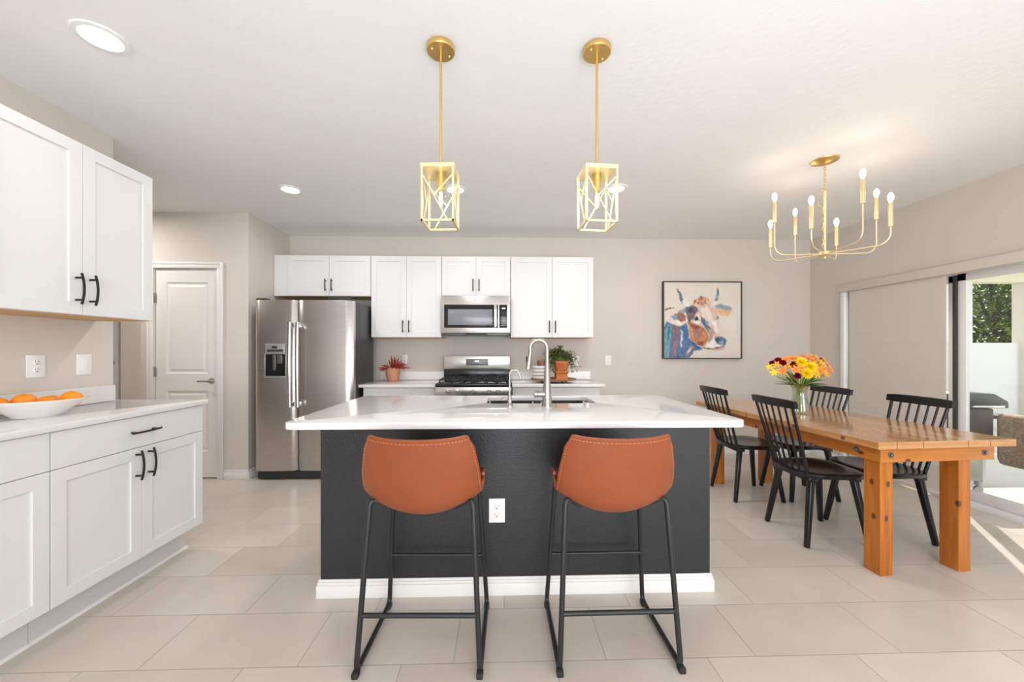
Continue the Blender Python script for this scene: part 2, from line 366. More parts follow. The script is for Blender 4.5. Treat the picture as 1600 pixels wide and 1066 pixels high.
# pantry door
door = thing('door_1', ((DX0+DX1)/2, YP, 0)); struct(door)
w_ = (DX1-DX0)/2
c = MB(); q_ = w_+.057
for sgn in (-1, 1):
    a, b = sorted((sgn*(w_+.0005), sgn*(w_+.036))); c.box(a, b, -.014, -.001, 0, DZ, .003)
    a, b = sorted((sgn*(w_+.0362), sgn*q_)); c.box(a, b, -.021, -.001, 0, DZ+.057, .004)
    a, b = sorted((sgn*(w_-.0005), sgn*(w_+.019))); c.box(a, b, .0005, .09, 0, DZ+.018)
c.box(-w_-.036, w_+.036, -.014, -.001, DZ+.0005, DZ+.036, .003); c.box(-w_-.036, w_+.036, -.021, -.001, DZ+.0362, DZ+.057, .004)
c.box(-w_, w_, .0005, .09, DZ, DZ+.018)
c.build('door_casing', M['trim'], door)
def door_leaf(hw, z0, z1, panels, y):
    m = MB(); x0, x1 = -hw, hw; T = .035
    m.box(x0, x1, y+.012, y+T, z0, z1)
    xs = [p[0] for p in panels][0], [p[1] for p in panels][0]
    m.box(x0, xs[0], y, y+.012, z0, z1); m.box(xs[1], x1, y, y+.012, z0, z1)
    zz = sorted([(p[2], p[3]) for p in panels]); cur = z0
    for a, b in zz: m.box(xs[0], xs[1], y, y+.012, cur, a); cur = b
    m.box(xs[0], xs[1], y, y+.012, cur, z1)
    for px0, px1, pz0, pz1 in panels:           # sloping moulding, then the raised field
        o = [(px0, pz0), (px1, pz0), (px1, pz1), (px0, pz1)]
        def ring(d, yy): return [(px0+d, yy, pz0+d), (px1-d, yy, pz0+d), (px1-d, yy, pz1-d), (px0+d, yy, pz1-d)]
        rs = [ring(0, y), ring(.012, y+.010), ring(.028, y+.010), ring(.045, y+.003)]
        V = sum(rs, []); F = []
        for k in range(3):
            for i in range(4): F.append((k*4+i, k*4+(i+1) % 4, k*4+4+(i+1) % 4, k*4+4+i))
        F.append((12, 13, 14, 15)); m.faces(V, F)
    bmesh.ops.recalc_face_normals(m.bm, faces=m.bm.faces)
    return m
dl = door_leaf(w_-.003, .012, DZ-.003, [(-w_+.10, w_-.10, 1.0, 1.87), (-w_+.10, w_-.10, .26, .84)], .012).build('door_leaf', M['door_paint'], door, smooth=False)
h = MB(); h.lathe([(.026, 0), (.026, .006), (.016, .010), (.010, .014), (.010, .045), (.012, .05)], (w_-.062, .012, .93), 24, 'Y')
h.tube([(w_-.062, -.034, .93), (w_-.09, -.038, .931), (w_-.13, -.036, .932), (w_-.165, -.034, .929)], [.010, .008, .007, .006], 10)
h.build('door_handle', M['nickel'], dl)
for z in (1.72, 1.02, .28):
    hg = MB(); hg.box(-w_-.012, -w_+.008, -.004, .012, z-.045, z+.045, .001); hg.tube([(-w_-.002, -.006, z-.047), (-w_-.002, -.006, z+.047)], .005, 8); hg.build('hinge', M['nickel'], door)
# hall door seen edge-on past the end of the left wall
d2 = thing('door_2', (-4.87, 4.99, 0)); struct(d2)
MB().box(-.38, .06, -.03, 0, 0, 2.06, .004).build('door_casing', M['trim'], d2)
hh = MB(); hh.lathe([(.026, 0), (.026, .006), (.010, .014), (.010, .045)], (-.0, -.03, 1.07), 20, 'Y'); hh.tube([(0, -.075, 1.07), (-.06, -.08, 1.07), (-.13, -.075, 1.067)], [.009, .007, .006], 8)
hh.build('door_handle', M['nickel'], d2)

# sliding glass door
sd = thing('window_1', (XR+.06, 0, 0)); struct(sd)
fr = MB(); fr.box(-.05, .08, OY1-.05, OY1, 0, OZ, .004); fr.box(-.05, .08, OY0, OY0+.05, 0, OZ, .004); fr.box(-.05, .08, OY0, OY1, OZ-.05, OZ, .004)
fr.build('window_frame', M['trim'], sd)
MB().box(-.06, .085, OY0, OY1, 0, .028, .004).box(-.03, -.02, OY0, OY1, .028, .04).build('window_track', M['trim'], sd)
def panel(y0, y1, x, dark):
    f = MB(); s_ = .062
    f.box(x-.015, x+.015, y0, y0+s_, .03, OZ-.05, .003); f.box(x-.015, x+.015, y1-s_, y1, .03, OZ-.05, .003)
    f.box(x-.015, x+.015, y0, y1, .03, .03+.09, .003); f.box(x-.015, x+.015, y0, y1, OZ-.11, OZ-.05, .003)
    o = f.build('panel_frame', M['trim'], sd)
    MB().box(x-.003, x+.003, y0+s_-.01, y1-s_+.01, .11, OZ-.105).build('pane', M['pane'], o, smooth=False)
panel(3.055, OY1-.05, .045, False); panel(OY0+.05, 3.018, .0, True)
MB().box(-.034, -.016, 3.010, 3.036, .03, OZ-.06, .003).build('interlock_strip', M['bronze'], sd)
# roller shade with fabric-covered cassette
sh = thing('roller_shade', (XR, 0, 0), 0, 'beige roller shade drawn down over the left part of the sliding glass door', 'blind')
MB().box(-.075, -.002, OY0-.02, OY1, 1.835, 1.91, .004).build('cassette', M['shade_fabric'], sh)
MB().box(-.034, -.030, 3.03, 3.90, .035, 1.84).build('shade_panel', M['shade_fabric'], sh, smooth=False)
MB().box(-.041, -.023, 3.03, 3.90, .02, .05, .004).build('hem_bar', M['shade_fabric'], sh)
MB().box(-.05, -.002, 3.945, 3.99, .0, 1.836, .003).build('side_channel', M['trim'], sh)

# ------------------------------------------------------------------ wall plates
def plate(kind, loc, rz, label, hw=.036, hh=.058):
    t = thing('electrical_outlet' if kind == 'outlet' else 'light_switch', loc, rz, label, 'outlet' if kind == 'outlet' else 'light switch')
    MB().box(-hw, hw, -.006, 0, -hh, hh, .004).build('cover_plate', M['wall_plate'], t)
    if kind == 'outlet':
        for s in (1, -1):
            r = MB().lathe([(.0165, 0), (.0165, .003), (.015, .004)], (0, -.005, s*.0195), 24, 'Y').build('receptacle', M['wall_plate'], t)
            g = MB(); g.box(-.0075, -.0055, -.0095, -.008, s*.0195+.0005, s*.0195+.009); g.box(.0055, .0075, -.0095, -.008, s*.0195+.0015, s*.0195+.008)
            g.lathe([(.003, 0), (.003, .0015)], (0, -.008, s*.0195-.007), 12, 'Y'); g.build('slots', M['slot'], r)
    else:
        MB().box(-.0165, .0165, -.009, -.004, -.034, .034, .002).build('rocker', M['wall_plate'], t)
    return t
plate('outlet', (XL, 2.035, 1.14), R(90), 'white outlet on the left wall above the bowl of oranges', .040, .058)
plate('switch', (XL, 2.263, 1.14), R(90), 'white rocker switch on the left wall near the hallway opening', .040, .058)
plate('outlet', (.872, YB, 1.10), 0, 'white outlet on the back wall partly behind the trailing herb plant')
plate('switch', (1.25, YB, 1.104), 0, 'white light switch on the back wall between cabinets and cow painting')
plate('outlet', (-1.105, YB, 1.12), 0, 'white outlet on the back wall behind the red dried plant', .030, .05)

# ------------------------------------------------------------------ cabinets
def pull_bar(parent, x, z, y, L=.15, horiz=False, name='handle', arch=.010):
    m = MB(); n = 12; pts = []
    for i in range(n+1):
        t = i/n*2-1; pts.append((t*L/2, y-.028-arch*(1-t*t), 0))
    m.tube(pts, .0052, 8)
    for s in (-1, 1): m.tube([(s*L*.36, y, 0), (s*L*.36, y-.030, 0)], .005, 8)
    if not horiz: m.xform(Matrix.Rotation(R(90), 4, 'Y'))
    m.xform(Matrix.Translation((x, 0, z)))
    return m.build(name, M['black_metal'], parent)
def shaker(parent, x0, x1, z0, z1, y, name='door', st=.058):
    g = .0015; x0 += g; x1 -= g; z0 += g; z1 -= g; m = MB()
    m.box(x0, x0+st, y-.019, y, z0, z1, .0015); m.box(x1-st, x1, y-.019, y, z0, z1, .0015)
    m.box(x0+st-.001, x1-st+.001, y-.019, y, z0, z0+st, .0015); m.box(x0+st-.001, x1-st+.001, y-.019, y, z1-st, z1, .0015)
    m.box(x0+st-.002, x1-st+.002, y-.010, y-.002, z0+st-.002, z1-st+.002)
    return m.build(name, M['cabinet'], parent, smooth=False)
def upper(label, x0, x1, z0, z1, depth=.30, loc_y=YB, handle='mid', hl=.13, filler=None, rz=0, origin=None, split=None, arch=.004):
    w2 = (x1-x0)/2
    t = thing('wall_cabinet', origin or ((x0+x1)/2, loc_y, z0), rz, label, 'cabinet')
    b = MB(); H = z1-z0; b.box(-w2, w2, -depth, -.001, .0, H, .001); b.build('cabinet_box', M['cabinet'], t, smooth=False)
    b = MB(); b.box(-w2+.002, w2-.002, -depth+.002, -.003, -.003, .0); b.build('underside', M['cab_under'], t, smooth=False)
    lx = -w2
    if filler:
        MB().box(-w2, -w2+filler, -depth-.019, -depth+.001, 0, H, .001).build('filler_strip', M['cabinet'], t, smooth=False); lx = -w2+filler
    mid = (lx+w2)/2 if split is None else split
    d1 = shaker(t, lx, mid, 0, H, -depth); d2 = shaker(t, mid, w2, 0, H, -depth)
    pull_bar(d1, mid-.032, .03+hl/2+.02, -depth-.019, hl, arch=arch); pull_bar(d2, mid+.032, .03+hl/2+.02, -depth-.019, hl, arch=arch)
    return t
ZT = 2.232
upper('short white two-door wall cabinet above the refrigerator', -2.40, -1.388, 1.80, ZT, filler=.135)
upper('tall white two-door wall cabinet between refrigerator and microwave', -1.384, -.640, 1.362, ZT)
upper('short white two-door wall cabinet directly above the microwave', -.636, .100, 1.805, ZT)
upper('tall white two-door wall cabinet at the right end, above the trailing plant', .104, 1.0, 1.362, ZT)
upper('large white two-door wall cabinet on the left wall above the oranges', 0, .76, 1.395, 2.24, depth=.305, rz=R(90), origin=(XL, 1.953, 1.395), hl=.15, arch=.012)

def base_cab(name_label, w2, depth, parts, rz, origin, H=.885, toe_h=.145, toe_in=.09, side='both', top=.885):
    t = thing('base_cabinet', origin, rz, name_label, 'cabinet')
    MB().box(-w2, w2, -depth, -.002, toe_h, top, .001).build('cabinet_box', M['cabinet'], t, smooth=False)
    k = MB(); k.box(-w2, w2-.02 if side == 'end' else w2, -depth+toe_in, -.05, 0, toe_h)
    k.build('toe_kick', M['toe'], t, smooth=False)
    return t
# left run: front plane x = -1.86
DL = -1.86+.019-XL                            # depth incl. door
b1 = base_cab('white base cabinet with wide drawer over two doors, at the left counter end', .405, .525-.019, None, R(90), (XL, 2.045, 0), side='end', toe_in=.072)
dp = .525-.019
def slab(parent, x0, x1, z0, z1, y, name='drawer'):
    return MB().box(x0+.0015, x1-.0015, y-.019, y, z0+.0015, z1-.0015, .0015).build(name, M['cabinet'], parent, smooth=False)
dr = slab(b1, -.405, .405, .722, .882, -dp); pull_bar(dr, .0, .805, -dp-.019, .16, True)
d = shaker(b1, -.405, .0, .147, .722, -dp); pull_bar(d, -.034, .635, -dp-.019, .15, arch=.012)
d = shaker(b1, .0, .405, .147, .722, -dp); pull_bar(d, .034, .635, -dp-.019, .15, arch=.012)
q = MB(); q.lathe([(.014, 0), (.014, .80)], (-.405, -dp+.072+.001, .0), 16, 'X'); q.build('shoe_moulding', M['trim'], b1)
b2 = base_cab('white base cabinet with one drawer over a door, cut by the left picture edge', .30, dp, None, R(90), (XL, 1.338, 0), toe_in=.072)
dr = slab(b2, -.30, .30, .722, .882, -dp); pull_bar(dr, .0, .805, -dp-.019, .16, True)
d = shaker(b2, -.30, .30, .147, .722, -dp); pull_bar(d, -.26, .635, -dp-.019, .15, arch=.012)
q = MB(); q.lathe([(.014, 0), (.014, .60)], (-.30, -dp+.072+.001, .0), 16, 'X'); q.build('shoe_moulding', M['trim'], b2)

def rrect(x0, x1, y0, y1, r, n=6):
    P = []
    rs = r if isinstance(r, (list, tuple)) else [r]*4
    for (cx, cy, a0), rr in zip(((x1, y0, -90), (x1, y1, 0), (x0, y1, 90), (x0, y0, 180)), rs):
        sx = -1 if cx == x1 else 1; sy = 1 if cy == y0 else -1
        if rr == 0: P.append((cx, cy)); continue
        for i in range(n+1):
            a = R(a0+90*i/n); P.append((cx+sx*rr+rr*math.cos(a), cy+sy*rr+rr*math.sin(a)))
    return P
t = thing('countertop', (XL, 0, .885), 0, 'glossy white quartz countertop on the left cabinets, holding the fruit bowl', 'countertop')
MB().prism(rrect(.001, .545, 1.04, 2.475, [.0, .012, 0, 0]), 0, .029, .005).build('slab', M['quartz'], t)
MB().box(.001, .02, 1.04, 2.425, .0295, .125, .002).build('backsplash', M['quartz'], t, smooth=False)

# back run
Zc = .885
def back_base(label, x0, x1):
    t = thing('base_cabinet', ((x0+x1)/2, YB, 0), 0, label, 'cabinet'); w2 = (x1-x0)/2; dd = .59
    MB().box(-w2, w2, -dd, -.002, .11, Zc-.031, .001).build('cabinet_box', M['cabinet'], t, smooth=False)
    MB().box(-w2, w2, -dd+.07, -.05, 0, .11).build('toe_kick', M['toe'], t, smooth=False)
    slab(t, -w2, w2, .70, Zc-.034, -dd)
    shaker(t, -w2, 0, .115, .70, -dd); shaker(t, 0, w2, .115, .70, -dd)
    return t
back_base('white base cabinet left of the range, top edge visible behind the island', -1.365, -.652)
back_base('white base cabinet right of the range, top edge visible behind the island', .112, .995)
for lab, x0, x1, b0, b1_ in (('white quartz countertop left of the range, holding the terracotta vase', -1.40, -.650, -1.382, -.650),
                         ('white quartz countertop right of the range, holding the wooden tray', .110, 1.04, .110, 1.035)):
    t = thing('countertop', ((x0+x1)/2, YB, Zc-.03), 0, lab, 'countertop'); cx = (x0+x1)/2
    MB().prism(rrect(x0-cx, x1-cx, -.64, -.001, 0), 0, .03, .003).build('slab', M['quartz'], t)
    MB().box(b0-cx, b1_-cx, -.02, -.001, .0305, .125, .002).build('backsplash', M['quartz'], t, smooth=False)

# ------------------------------------------------------------------ refrigerator
FX0, FX1, FY = -2.315, -1.398, 3.66
t = thing('refrigerator', ((FX0+FX1)/2, FY, 0), 0, 'stainless steel side-by-side refrigerator with water dispenser', 'refrigerator')
w2 = (FX1-FX0)/2; spx = -1.921-(FX0+FX1)/2
MB().box(-w2+.004, w2-.004, .075, .60, .03, 1.69, .004).build('cabinet_body', M['fridge_side'], t)
MB().box(-w2+.02, w2-.02, .03, .075, .012, .085, .004).build('base_grille', M['slot'], t)
MB().box(w2-.24, w2-.02, .02, .12, 1.696, 1.725, .008).build('hinge_cover', M['slot'], t); MB().box(-w2+.01, -w2+.10, .02, .1, 1.696, 1.715, .006).build('hinge_cover', M['slot'], t)
def fdoor(x0, x1):
    m = MB(); n = 14; prof = []
    for i in range(n+1):
        u = i/n; a = abs(u*2-1); y = .010*(a**2)+(.022*max(0, (a-.90)/.10)**2); prof.append((x0+(x1-x0)*u, y))
    out = prof+[(x1, .070), (x0, .070)]
    m.prism(out, .088, 1.695, .004, 2); return m
ld = fdoor(-w2, spx-.003).build('door', M['steel'], t); rd = fdoor(spx+.003, w2).build('door', M['steel'], t)
def fh(parent, x, tilt):
    m = MB(); P = []
    for i in range(25):
        u = i/24*2-1; P.append((x, -.055-.010*(1-u*u), 1.09+u*.395))
    for i in range(24):
        pass
    b = []
    m.tube([(x, -.018, 1.49)]+P[::-1]+[(x, -.018, .69)], .0, 8) if False else None
    n = len(P)
    V = []; F = []
    for i, p in enumerate(P):
        hw = .017; th = .011
        for k in range(10):
            a = 2*PI*k/10; V.append((p[0]+hw*math.cos(a), p[1]+th*math.sin(a), p[2]))
    for i in range(n-1):
        for k in range(10): F.append((i*10+k, i*10+(k+1) % 10, (i+1)*10+(k+1) % 10, (i+1)*10+k))
    F.append(tuple(range(9, -1, -1))); F.append(tuple(range((n-1)*10, n*10)))
    m.faces(V, F); bmesh.ops.recalc_face_normals(m.bm, faces=m.bm.faces)
    for z in (1.46, .72): m.box(x-.013, x+.013, -.05, .012, z-.022, z+.022, .006)
    return m.build('handle', M['chrome'], parent)
fh(ld, spx-.036, 0); fh(rd, spx+.036, 0)
dx0, dx1, dz0, dz1 = -2.216-(FX0+FX1)/2, -2.010-(FX0+FX1)/2, .965, 1.285
ds = MB(); ds.box(dx0, dx1, -.008, .02, dz1-.10, dz1, .004); ds.box(dx0, dx0+.012, -.008, .02, dz0, dz1, .003); ds.box(dx1-.012, dx1, -.008, .02, dz0, dz1, .003); ds.box(dx0, dx1, -.010, .02, dz0, dz0+.016, .003)
dso = ds.build('water_dispenser', M['galvanised'], ld)
MB().box(dx0+.012, dx1-.012, -.002, .012, dz0+.016, dz1-.10).build('recess', M['black_glass'], dso, smooth=False)
MB().box(dx0+.03, dx1-.03, -.0095, -.007, dz1-.075, dz1-.055).box(dx0+.075, dx1-.085, -.0095, -.007, dz1-.045, dz1-.022).build('display', M['slot'], dso)
MB().box(dx0+.085, dx0+.115, -.020, -.001, dz0+.07, dz1-.105, .006).box(dx0+.125, dx1-.03, -.022, -.001, dz0+.13, dz1-.105, .006).build('nozzle', M['steel_dark'], dso)
e = MB(); e.lathe([(.017, 0), (.017, .002), (.014, .003)], (w2-.135, .006, 1.625), 28, 'Y'); e.build('emblem', M['emblem'], rd)

# ------------------------------------------------------------------ microwave
t = thing('microwave_oven', (-.268, YB, 1.385), 0, 'stainless over-the-range microwave oven above the gas range', 'microwave')
w2 = .366; D = -.39; H = .415
MB().box(-w2, w2, D+.03, -.002, 0.012, H, .003).build('housing', M['steel_dark'], t)
MB().box(-w2, w2, D, D+.032, .02, H, .004).build('front_panel', M['steel'], t)
g = MB(); g.box(-w2+.035, w2-.13, D-.006, D, .075, H-.095, .004); dro = g.build('door_glass', M['black_glass'], t)
MB().box(-w2+.075, w2-.19, D-.0075, D-.005, .105, H-.145, .003).build('window', M['oven_window'], dro)
MB().box(w2-.118, w2-.035, D-.006, D, .075, H-.095, .003).build('control_panel', M['black_glass'], t)
k = MB()
for r_ in range(4):
    for c_ in range(3): k.box(w2-.102+c_*.02, w2-.090+c_*.02, D-.0072, D-.006, .095+r_*.026, .104+r_*.026)
k.build('buttons', M['steel_dark'], t)
MB().box(w2-.09, w2-.055, D-.0072, D-.006, .275, .287).build('display', M['digit_glow'], t)
hm = MB(); hm.beam((w2-.158, D-.04, .075), (w2-.158, D-.04, .325), .032, .018, bev=.006); hm.box(w2-.168, w2-.148, D-.035, D, .085, .105, .002); hm.box(w2-.168, w2-.148, D-.035, D, .295, .315, .002)
hm.build('handle', M['chrome'], t)
MB().lathe([(.015, 0), (.015, .002), (.012, .003)], (-.0, D, H-.045), 24, 'Y').build('emblem', M['emblem'], t)
MB().box(-w2+.02, w2-.02, D+.02, -.05, 0, .013, .002).build('vent_grease_filter', M['steel_dark'], t)
MB().box(-.11, .12, D-.002, D+.03, .004, .019, .002).build('vent_slot', M['slot'], t)

# ------------------------------------------------------------------ gas range
t = thing('gas_range', (-.272, YB, 0), 0, 'stainless gas range with black cooktop grates and five knobs', 'stove')
w2 = .374; F_ = -.67
MB().box(-w2+.003, w2-.003, F_+.05, -.03, .08, .862, .003).build('body', M['steel_dark'], t)
MB().box(-w2+.003, w2-.003, F_+.0, F_+.05, .20, .74, .006).build('oven_door', M['steel'], t)
MB().box(-w2, w2, F_-.01, F_+.05, .775, .862, .004).build('control_strip', M['steel'], t)
MB().box(-w2+.02, w2-.02, F_+.06, F_+.1, .0, .08).build('kick_plate', M['slot'], t)
MB().box(-w2+.003, w2-.003, F_+.0, F_+.05, .75, .773).build('vent_gap', M['slot'], t)
MB().box(-w2, w2, F_-.012, -.05, .862, .898, .010).build('cooktop', M['black_enamel'], t)
for x in (-.245, -.155, .0, .155, .242):
    kb = MB(); kb.lathe([(.024, 0), (.024, .006), (.019, .010), (.017, .030), (.014, .033)], (x, F_-.01, .818), 24, 'Y'); kb.box(x-.004, x+.004, F_-.046, F_-.030, .800, .836, .002); kb.build('knob', M['nickel'], t)
for gi, (a, b) in enumerate(((-.345, -.125), (-.115, .115), (.125, .345))):
    gm = MB(); z = .922
    for y in (F_+.05, F_+.29, F_+.53): gm.box(a, b, y-.006, y+.006, z, z+.012, .002)
    for x in (a+.006, (a+b)/2, b-.006): gm.box(x-.006, x+.006, F_+.05, F_+.53, z, z+.012, .002)
    for x in (a+.006, b-.006):
        for y in (F_+.05, F_+.53): gm.box(x-.006, x+.006, y-.006, y+.006, .899, z)
    gm.build('burner_grate', M['cast_iron'], t)
    for y in (F_+.17, F_+.41):
        MB().lathe([(.045, 0), (.045, .010), (.03, .014), (.03, .018)], ((a+b)/2, y, .899), 24).build('burner_cap', M['slot'], t)
bgm = MB(); bgm.box(-w2, w2, -.10, -.035, 1.010, 1.160, .006); bgm.build('backguard', M['steel'], t)
MB().box(-w2, w2, -.095, -.035, .897, 1.011, .002).build('backguard_lower', M['black_enamel'], t)
dsp = MB().box(-.125, .125, -.104, -.100, 1.052, 1.125, .002).build('control_display', M['steel_dark'], t)
dg = MB()
for x in (-.020, -.008, .006, .018): dg.box(x-.004, x+.004, -.1055, -.104, 1.092, 1.108)
dg.build('clock_digits', M['digit_glow'], dsp)
bt = MB()
for x in (-.10, -.075, -.05, .035, .06, .085, .105): bt.box(x-.004, x+.004, -.1055, -.104, 1.066, 1.071)
bt.build('touch_keys', M['emblem'], dsp)

# ------------------------------------------------------------------ island
t = thing('kitchen_island', (0, 0, 0), 0, 'dark charcoal kitchen island base with white baseboard behind the stools', 'kitchen island')
IX0, IX1, IY0, IY1 = -.893, 1.062, 1.925, 2.57
MB().box(IX0, IX1, IY0, IY0+.11, 0, .884, .002).box(IX0, IX0+.02, IY0+.11, IY1, 0, .884).box(IX1-.02, IX1, IY0+.11, IY1, 0, .884).box(IX0+.02, IX1-.02, IY1-.02, IY1, .1, .884).build('panel', M['island_paint'], t, smooth=False)
bb = MB()
for (z0, z1, d_) in ((0, .062, .016), (.062, .076, .012), (.076, .09, .008)):
    bb.box(IX0-d_, IX1+d_, IY0-d_, IY0, z0, z1, .003); bb.box(IX0-d_, IX0, IY0, IY1, z0, z1, .003); bb.box(IX1, IX1+d_, IY0, IY1, z0, z1, .003)
bb.build('baseboard', M['trim'], t)
ct = thing('countertop', (0, 0, .885), 0, 'large glossy white quartz countertop on the dark island', 'countertop')
SX0, SX1, SY0, SY1 = -.085, .560, 2.215, 2.555
def island_slab():
    b = bmesh.new(); out = rrect(-.925, 1.075, 1.64, 2.62, .045, 8)
    # slab as frame around the sink hole: build with triangle fill
    hole = rrect(SX0, SX1, SY0, SY1, .05, 8)
    for z in (0, .03):
        vo = [b.verts.new((x, y, z)) for x, y in out]; vh = [b.verts.new((x, y, z)) for x, y in hole]
        ed = [b.edges.new((vo[i], vo[(i+1) % len(vo)])) for i in range(len(vo))]+[b.edges.new((vh[i], vh[(i+1) % len(vh)])) for i in range(len(vh))]
        bmesh.ops.triangle_fill(b, edges=ed, use_beauty=True)
    b.verts.ensure_lookup_table()
    n = len(out)+len(hole); no = len(out)
    V = b.verts
    for i in range(no): b.faces.new((V[i], V[(i+1) % no], V[n+(i+1) % no], V[n+i]))
    nh = len(hole)
    for i in range(nh): b.faces.new((V[no+(i+1) % nh], V[no+i], V[n+no+i], V[n+no+(i+1) % nh]))
    bmesh.ops.recalc_face_normals(b, faces=b.faces)
    ring = [e for e in b.edges if abs(e.verts[0].co.z-e.verts[1].co.z) < 1e-6 and len(e.link_faces) == 2 and abs(e.link_faces[0].normal.z-e.link_faces[1].normal.z) > .5]
    bmesh.ops.bevel(b, geom=ring, offset=.004, segments=3, profile=.5, affect='EDGES')
    m = MB(); m._add(b); return m
island_slab().build('slab', M['quartz'], ct)
sk = thing('kitchen_sink', (0, 0, .885), 0, 'undermount stainless double bowl sink set into the island top', 'sink')
mid = (SX0+SX1)/2
for a, b in ((SX0-.004, mid-.012), (mid+.012, SX1+.004)):
    m_ = MB(); o = rrect(a, b, SY0-.004, SY1+.004, .045, 6); i_ = rrect(a+.015, b-.015, SY0+.011, SY1-.011, .04, 6)
    n = len(o); V = [(x, y, -.002) for x, y in o]+[(x, y, -.19) for x, y in i_]
    m_.faces(V, [(k, (k+1) % n, n+(k+1) % n, n+k) for k in range(n)]+[tuple(range(n, 2*n))])
    m_.lathe([(.04, 0), (.04, .004), (.02, .003)], ((a+b)/2, (SY0+SY1)/2, -.189), 20)
    m_.build('bowl', M['chrome'], sk)
MB().box(mid-.013, mid+.013, SY0-.004, SY1+.004, -.025, -.008, .003).build('divider', M['chrome'], sk)
# main faucet
t = thing('kitchen_faucet', (.256, 2.135, .915), 0, 'tall brushed nickel gooseneck pull-down faucet on the island', 'faucet')
m_ = MB(); m_.lathe([(.030, 0), (.030, .006), (.027, .012), (.0245, .055), (.0185, .13), (.0120, .24)], (0, 0, 0), 32)
P = [(0, 0, .235)]; ra = .047; zc_ = .318
dvx, dvy = -.96, .10
for i in range(0, 27):
    a = PI*i/24*1.02; P.append(((-ra+ra*math.cos(a))*1.0, (ra-ra*math.cos(a))*.12, zc_+ra*math.sin(a)))
P.append((P[-1][0]-.004, P[-1][1], zc_-.035))
m_.tube(P, [.0120]+[.0118-.0010*min(1, i/20) for i in range(28)], 18); m_.build('body', M['nickel'], t)
ex, ey = P[-1][0], P[-1][1]
m_ = MB(); m_.tube([(ex+.001, ey, zc_-.03), (ex-.003, ey, zc_-.06), (ex-.010, ey, zc_-.115)], [.0115, .0128, .0155], 18); sh_ = m_.build('spray_head', M['nickel'], t)
MB().box(ex-.022, ex-.015, ey-.006, ey+.006, zc_-.085, zc_-.045, .002).build('spray_button', M['slot'], sh_)
m_ = MB(); m_.lathe([(.0185, 0), (.0185, .070), (.014, .074)], (0, 0, 0), 24, 'X'); m_.xform(Matrix.Rotation(R(180), 4, 'Z')); m_.xform(Matrix.Translation((-.0, 0, .062)))
ha = m_.build('handle', M['nickel'], t)
MB().lathe([(.0190, 0), (.0190, .003)], (-.055, 0, .062), 24, 'X').build('handle_ring', M['slot'], ha)
# filter faucet
t = thing('water_filter_faucet', (.048, 2.15, .915), 0, 'slim small gooseneck filter tap left of the main faucet', 'faucet')
m_ = MB(); m_.lathe([(.019, 0), (.019, .004), (.012, .012), (.011, .05), (.006, .06)], (0, 0, 0), 24)
P = [(0, 0, .055), (0, 0, .17)]
for i in range(1, 15):
    a = PI*i/16; P.append((.027-.027*math.cos(a), .0, .17+.027*math.sin(a)))
P.append((.062, 0, .150)); m_.tube(P, .0052, 12); m_.build('body', M['nickel'], t)
m_ = MB(); m_.tube([(-.004, -.008, .044), (-.03, -.012, .048), (-.042, -.013, .040), (-.040, -.013, .028), (-.022, -.012, .034)], .003, 8); m_.build('lever', M['nickel'], t)
tag(MB().lathe([(.021, 0), (.021, .004), (.017, .006)], (0, 0, 0), 28).build('sink_hole_cover', M['chrome'], loc=(.495, 2.195, .9151)), 'small round chrome hole cover right of the faucet on the island', 'hole cover')
plate('outlet', (-.021, IY0, .42), 0, 'white outlet on the dark island panel between the stools', .040, .060)

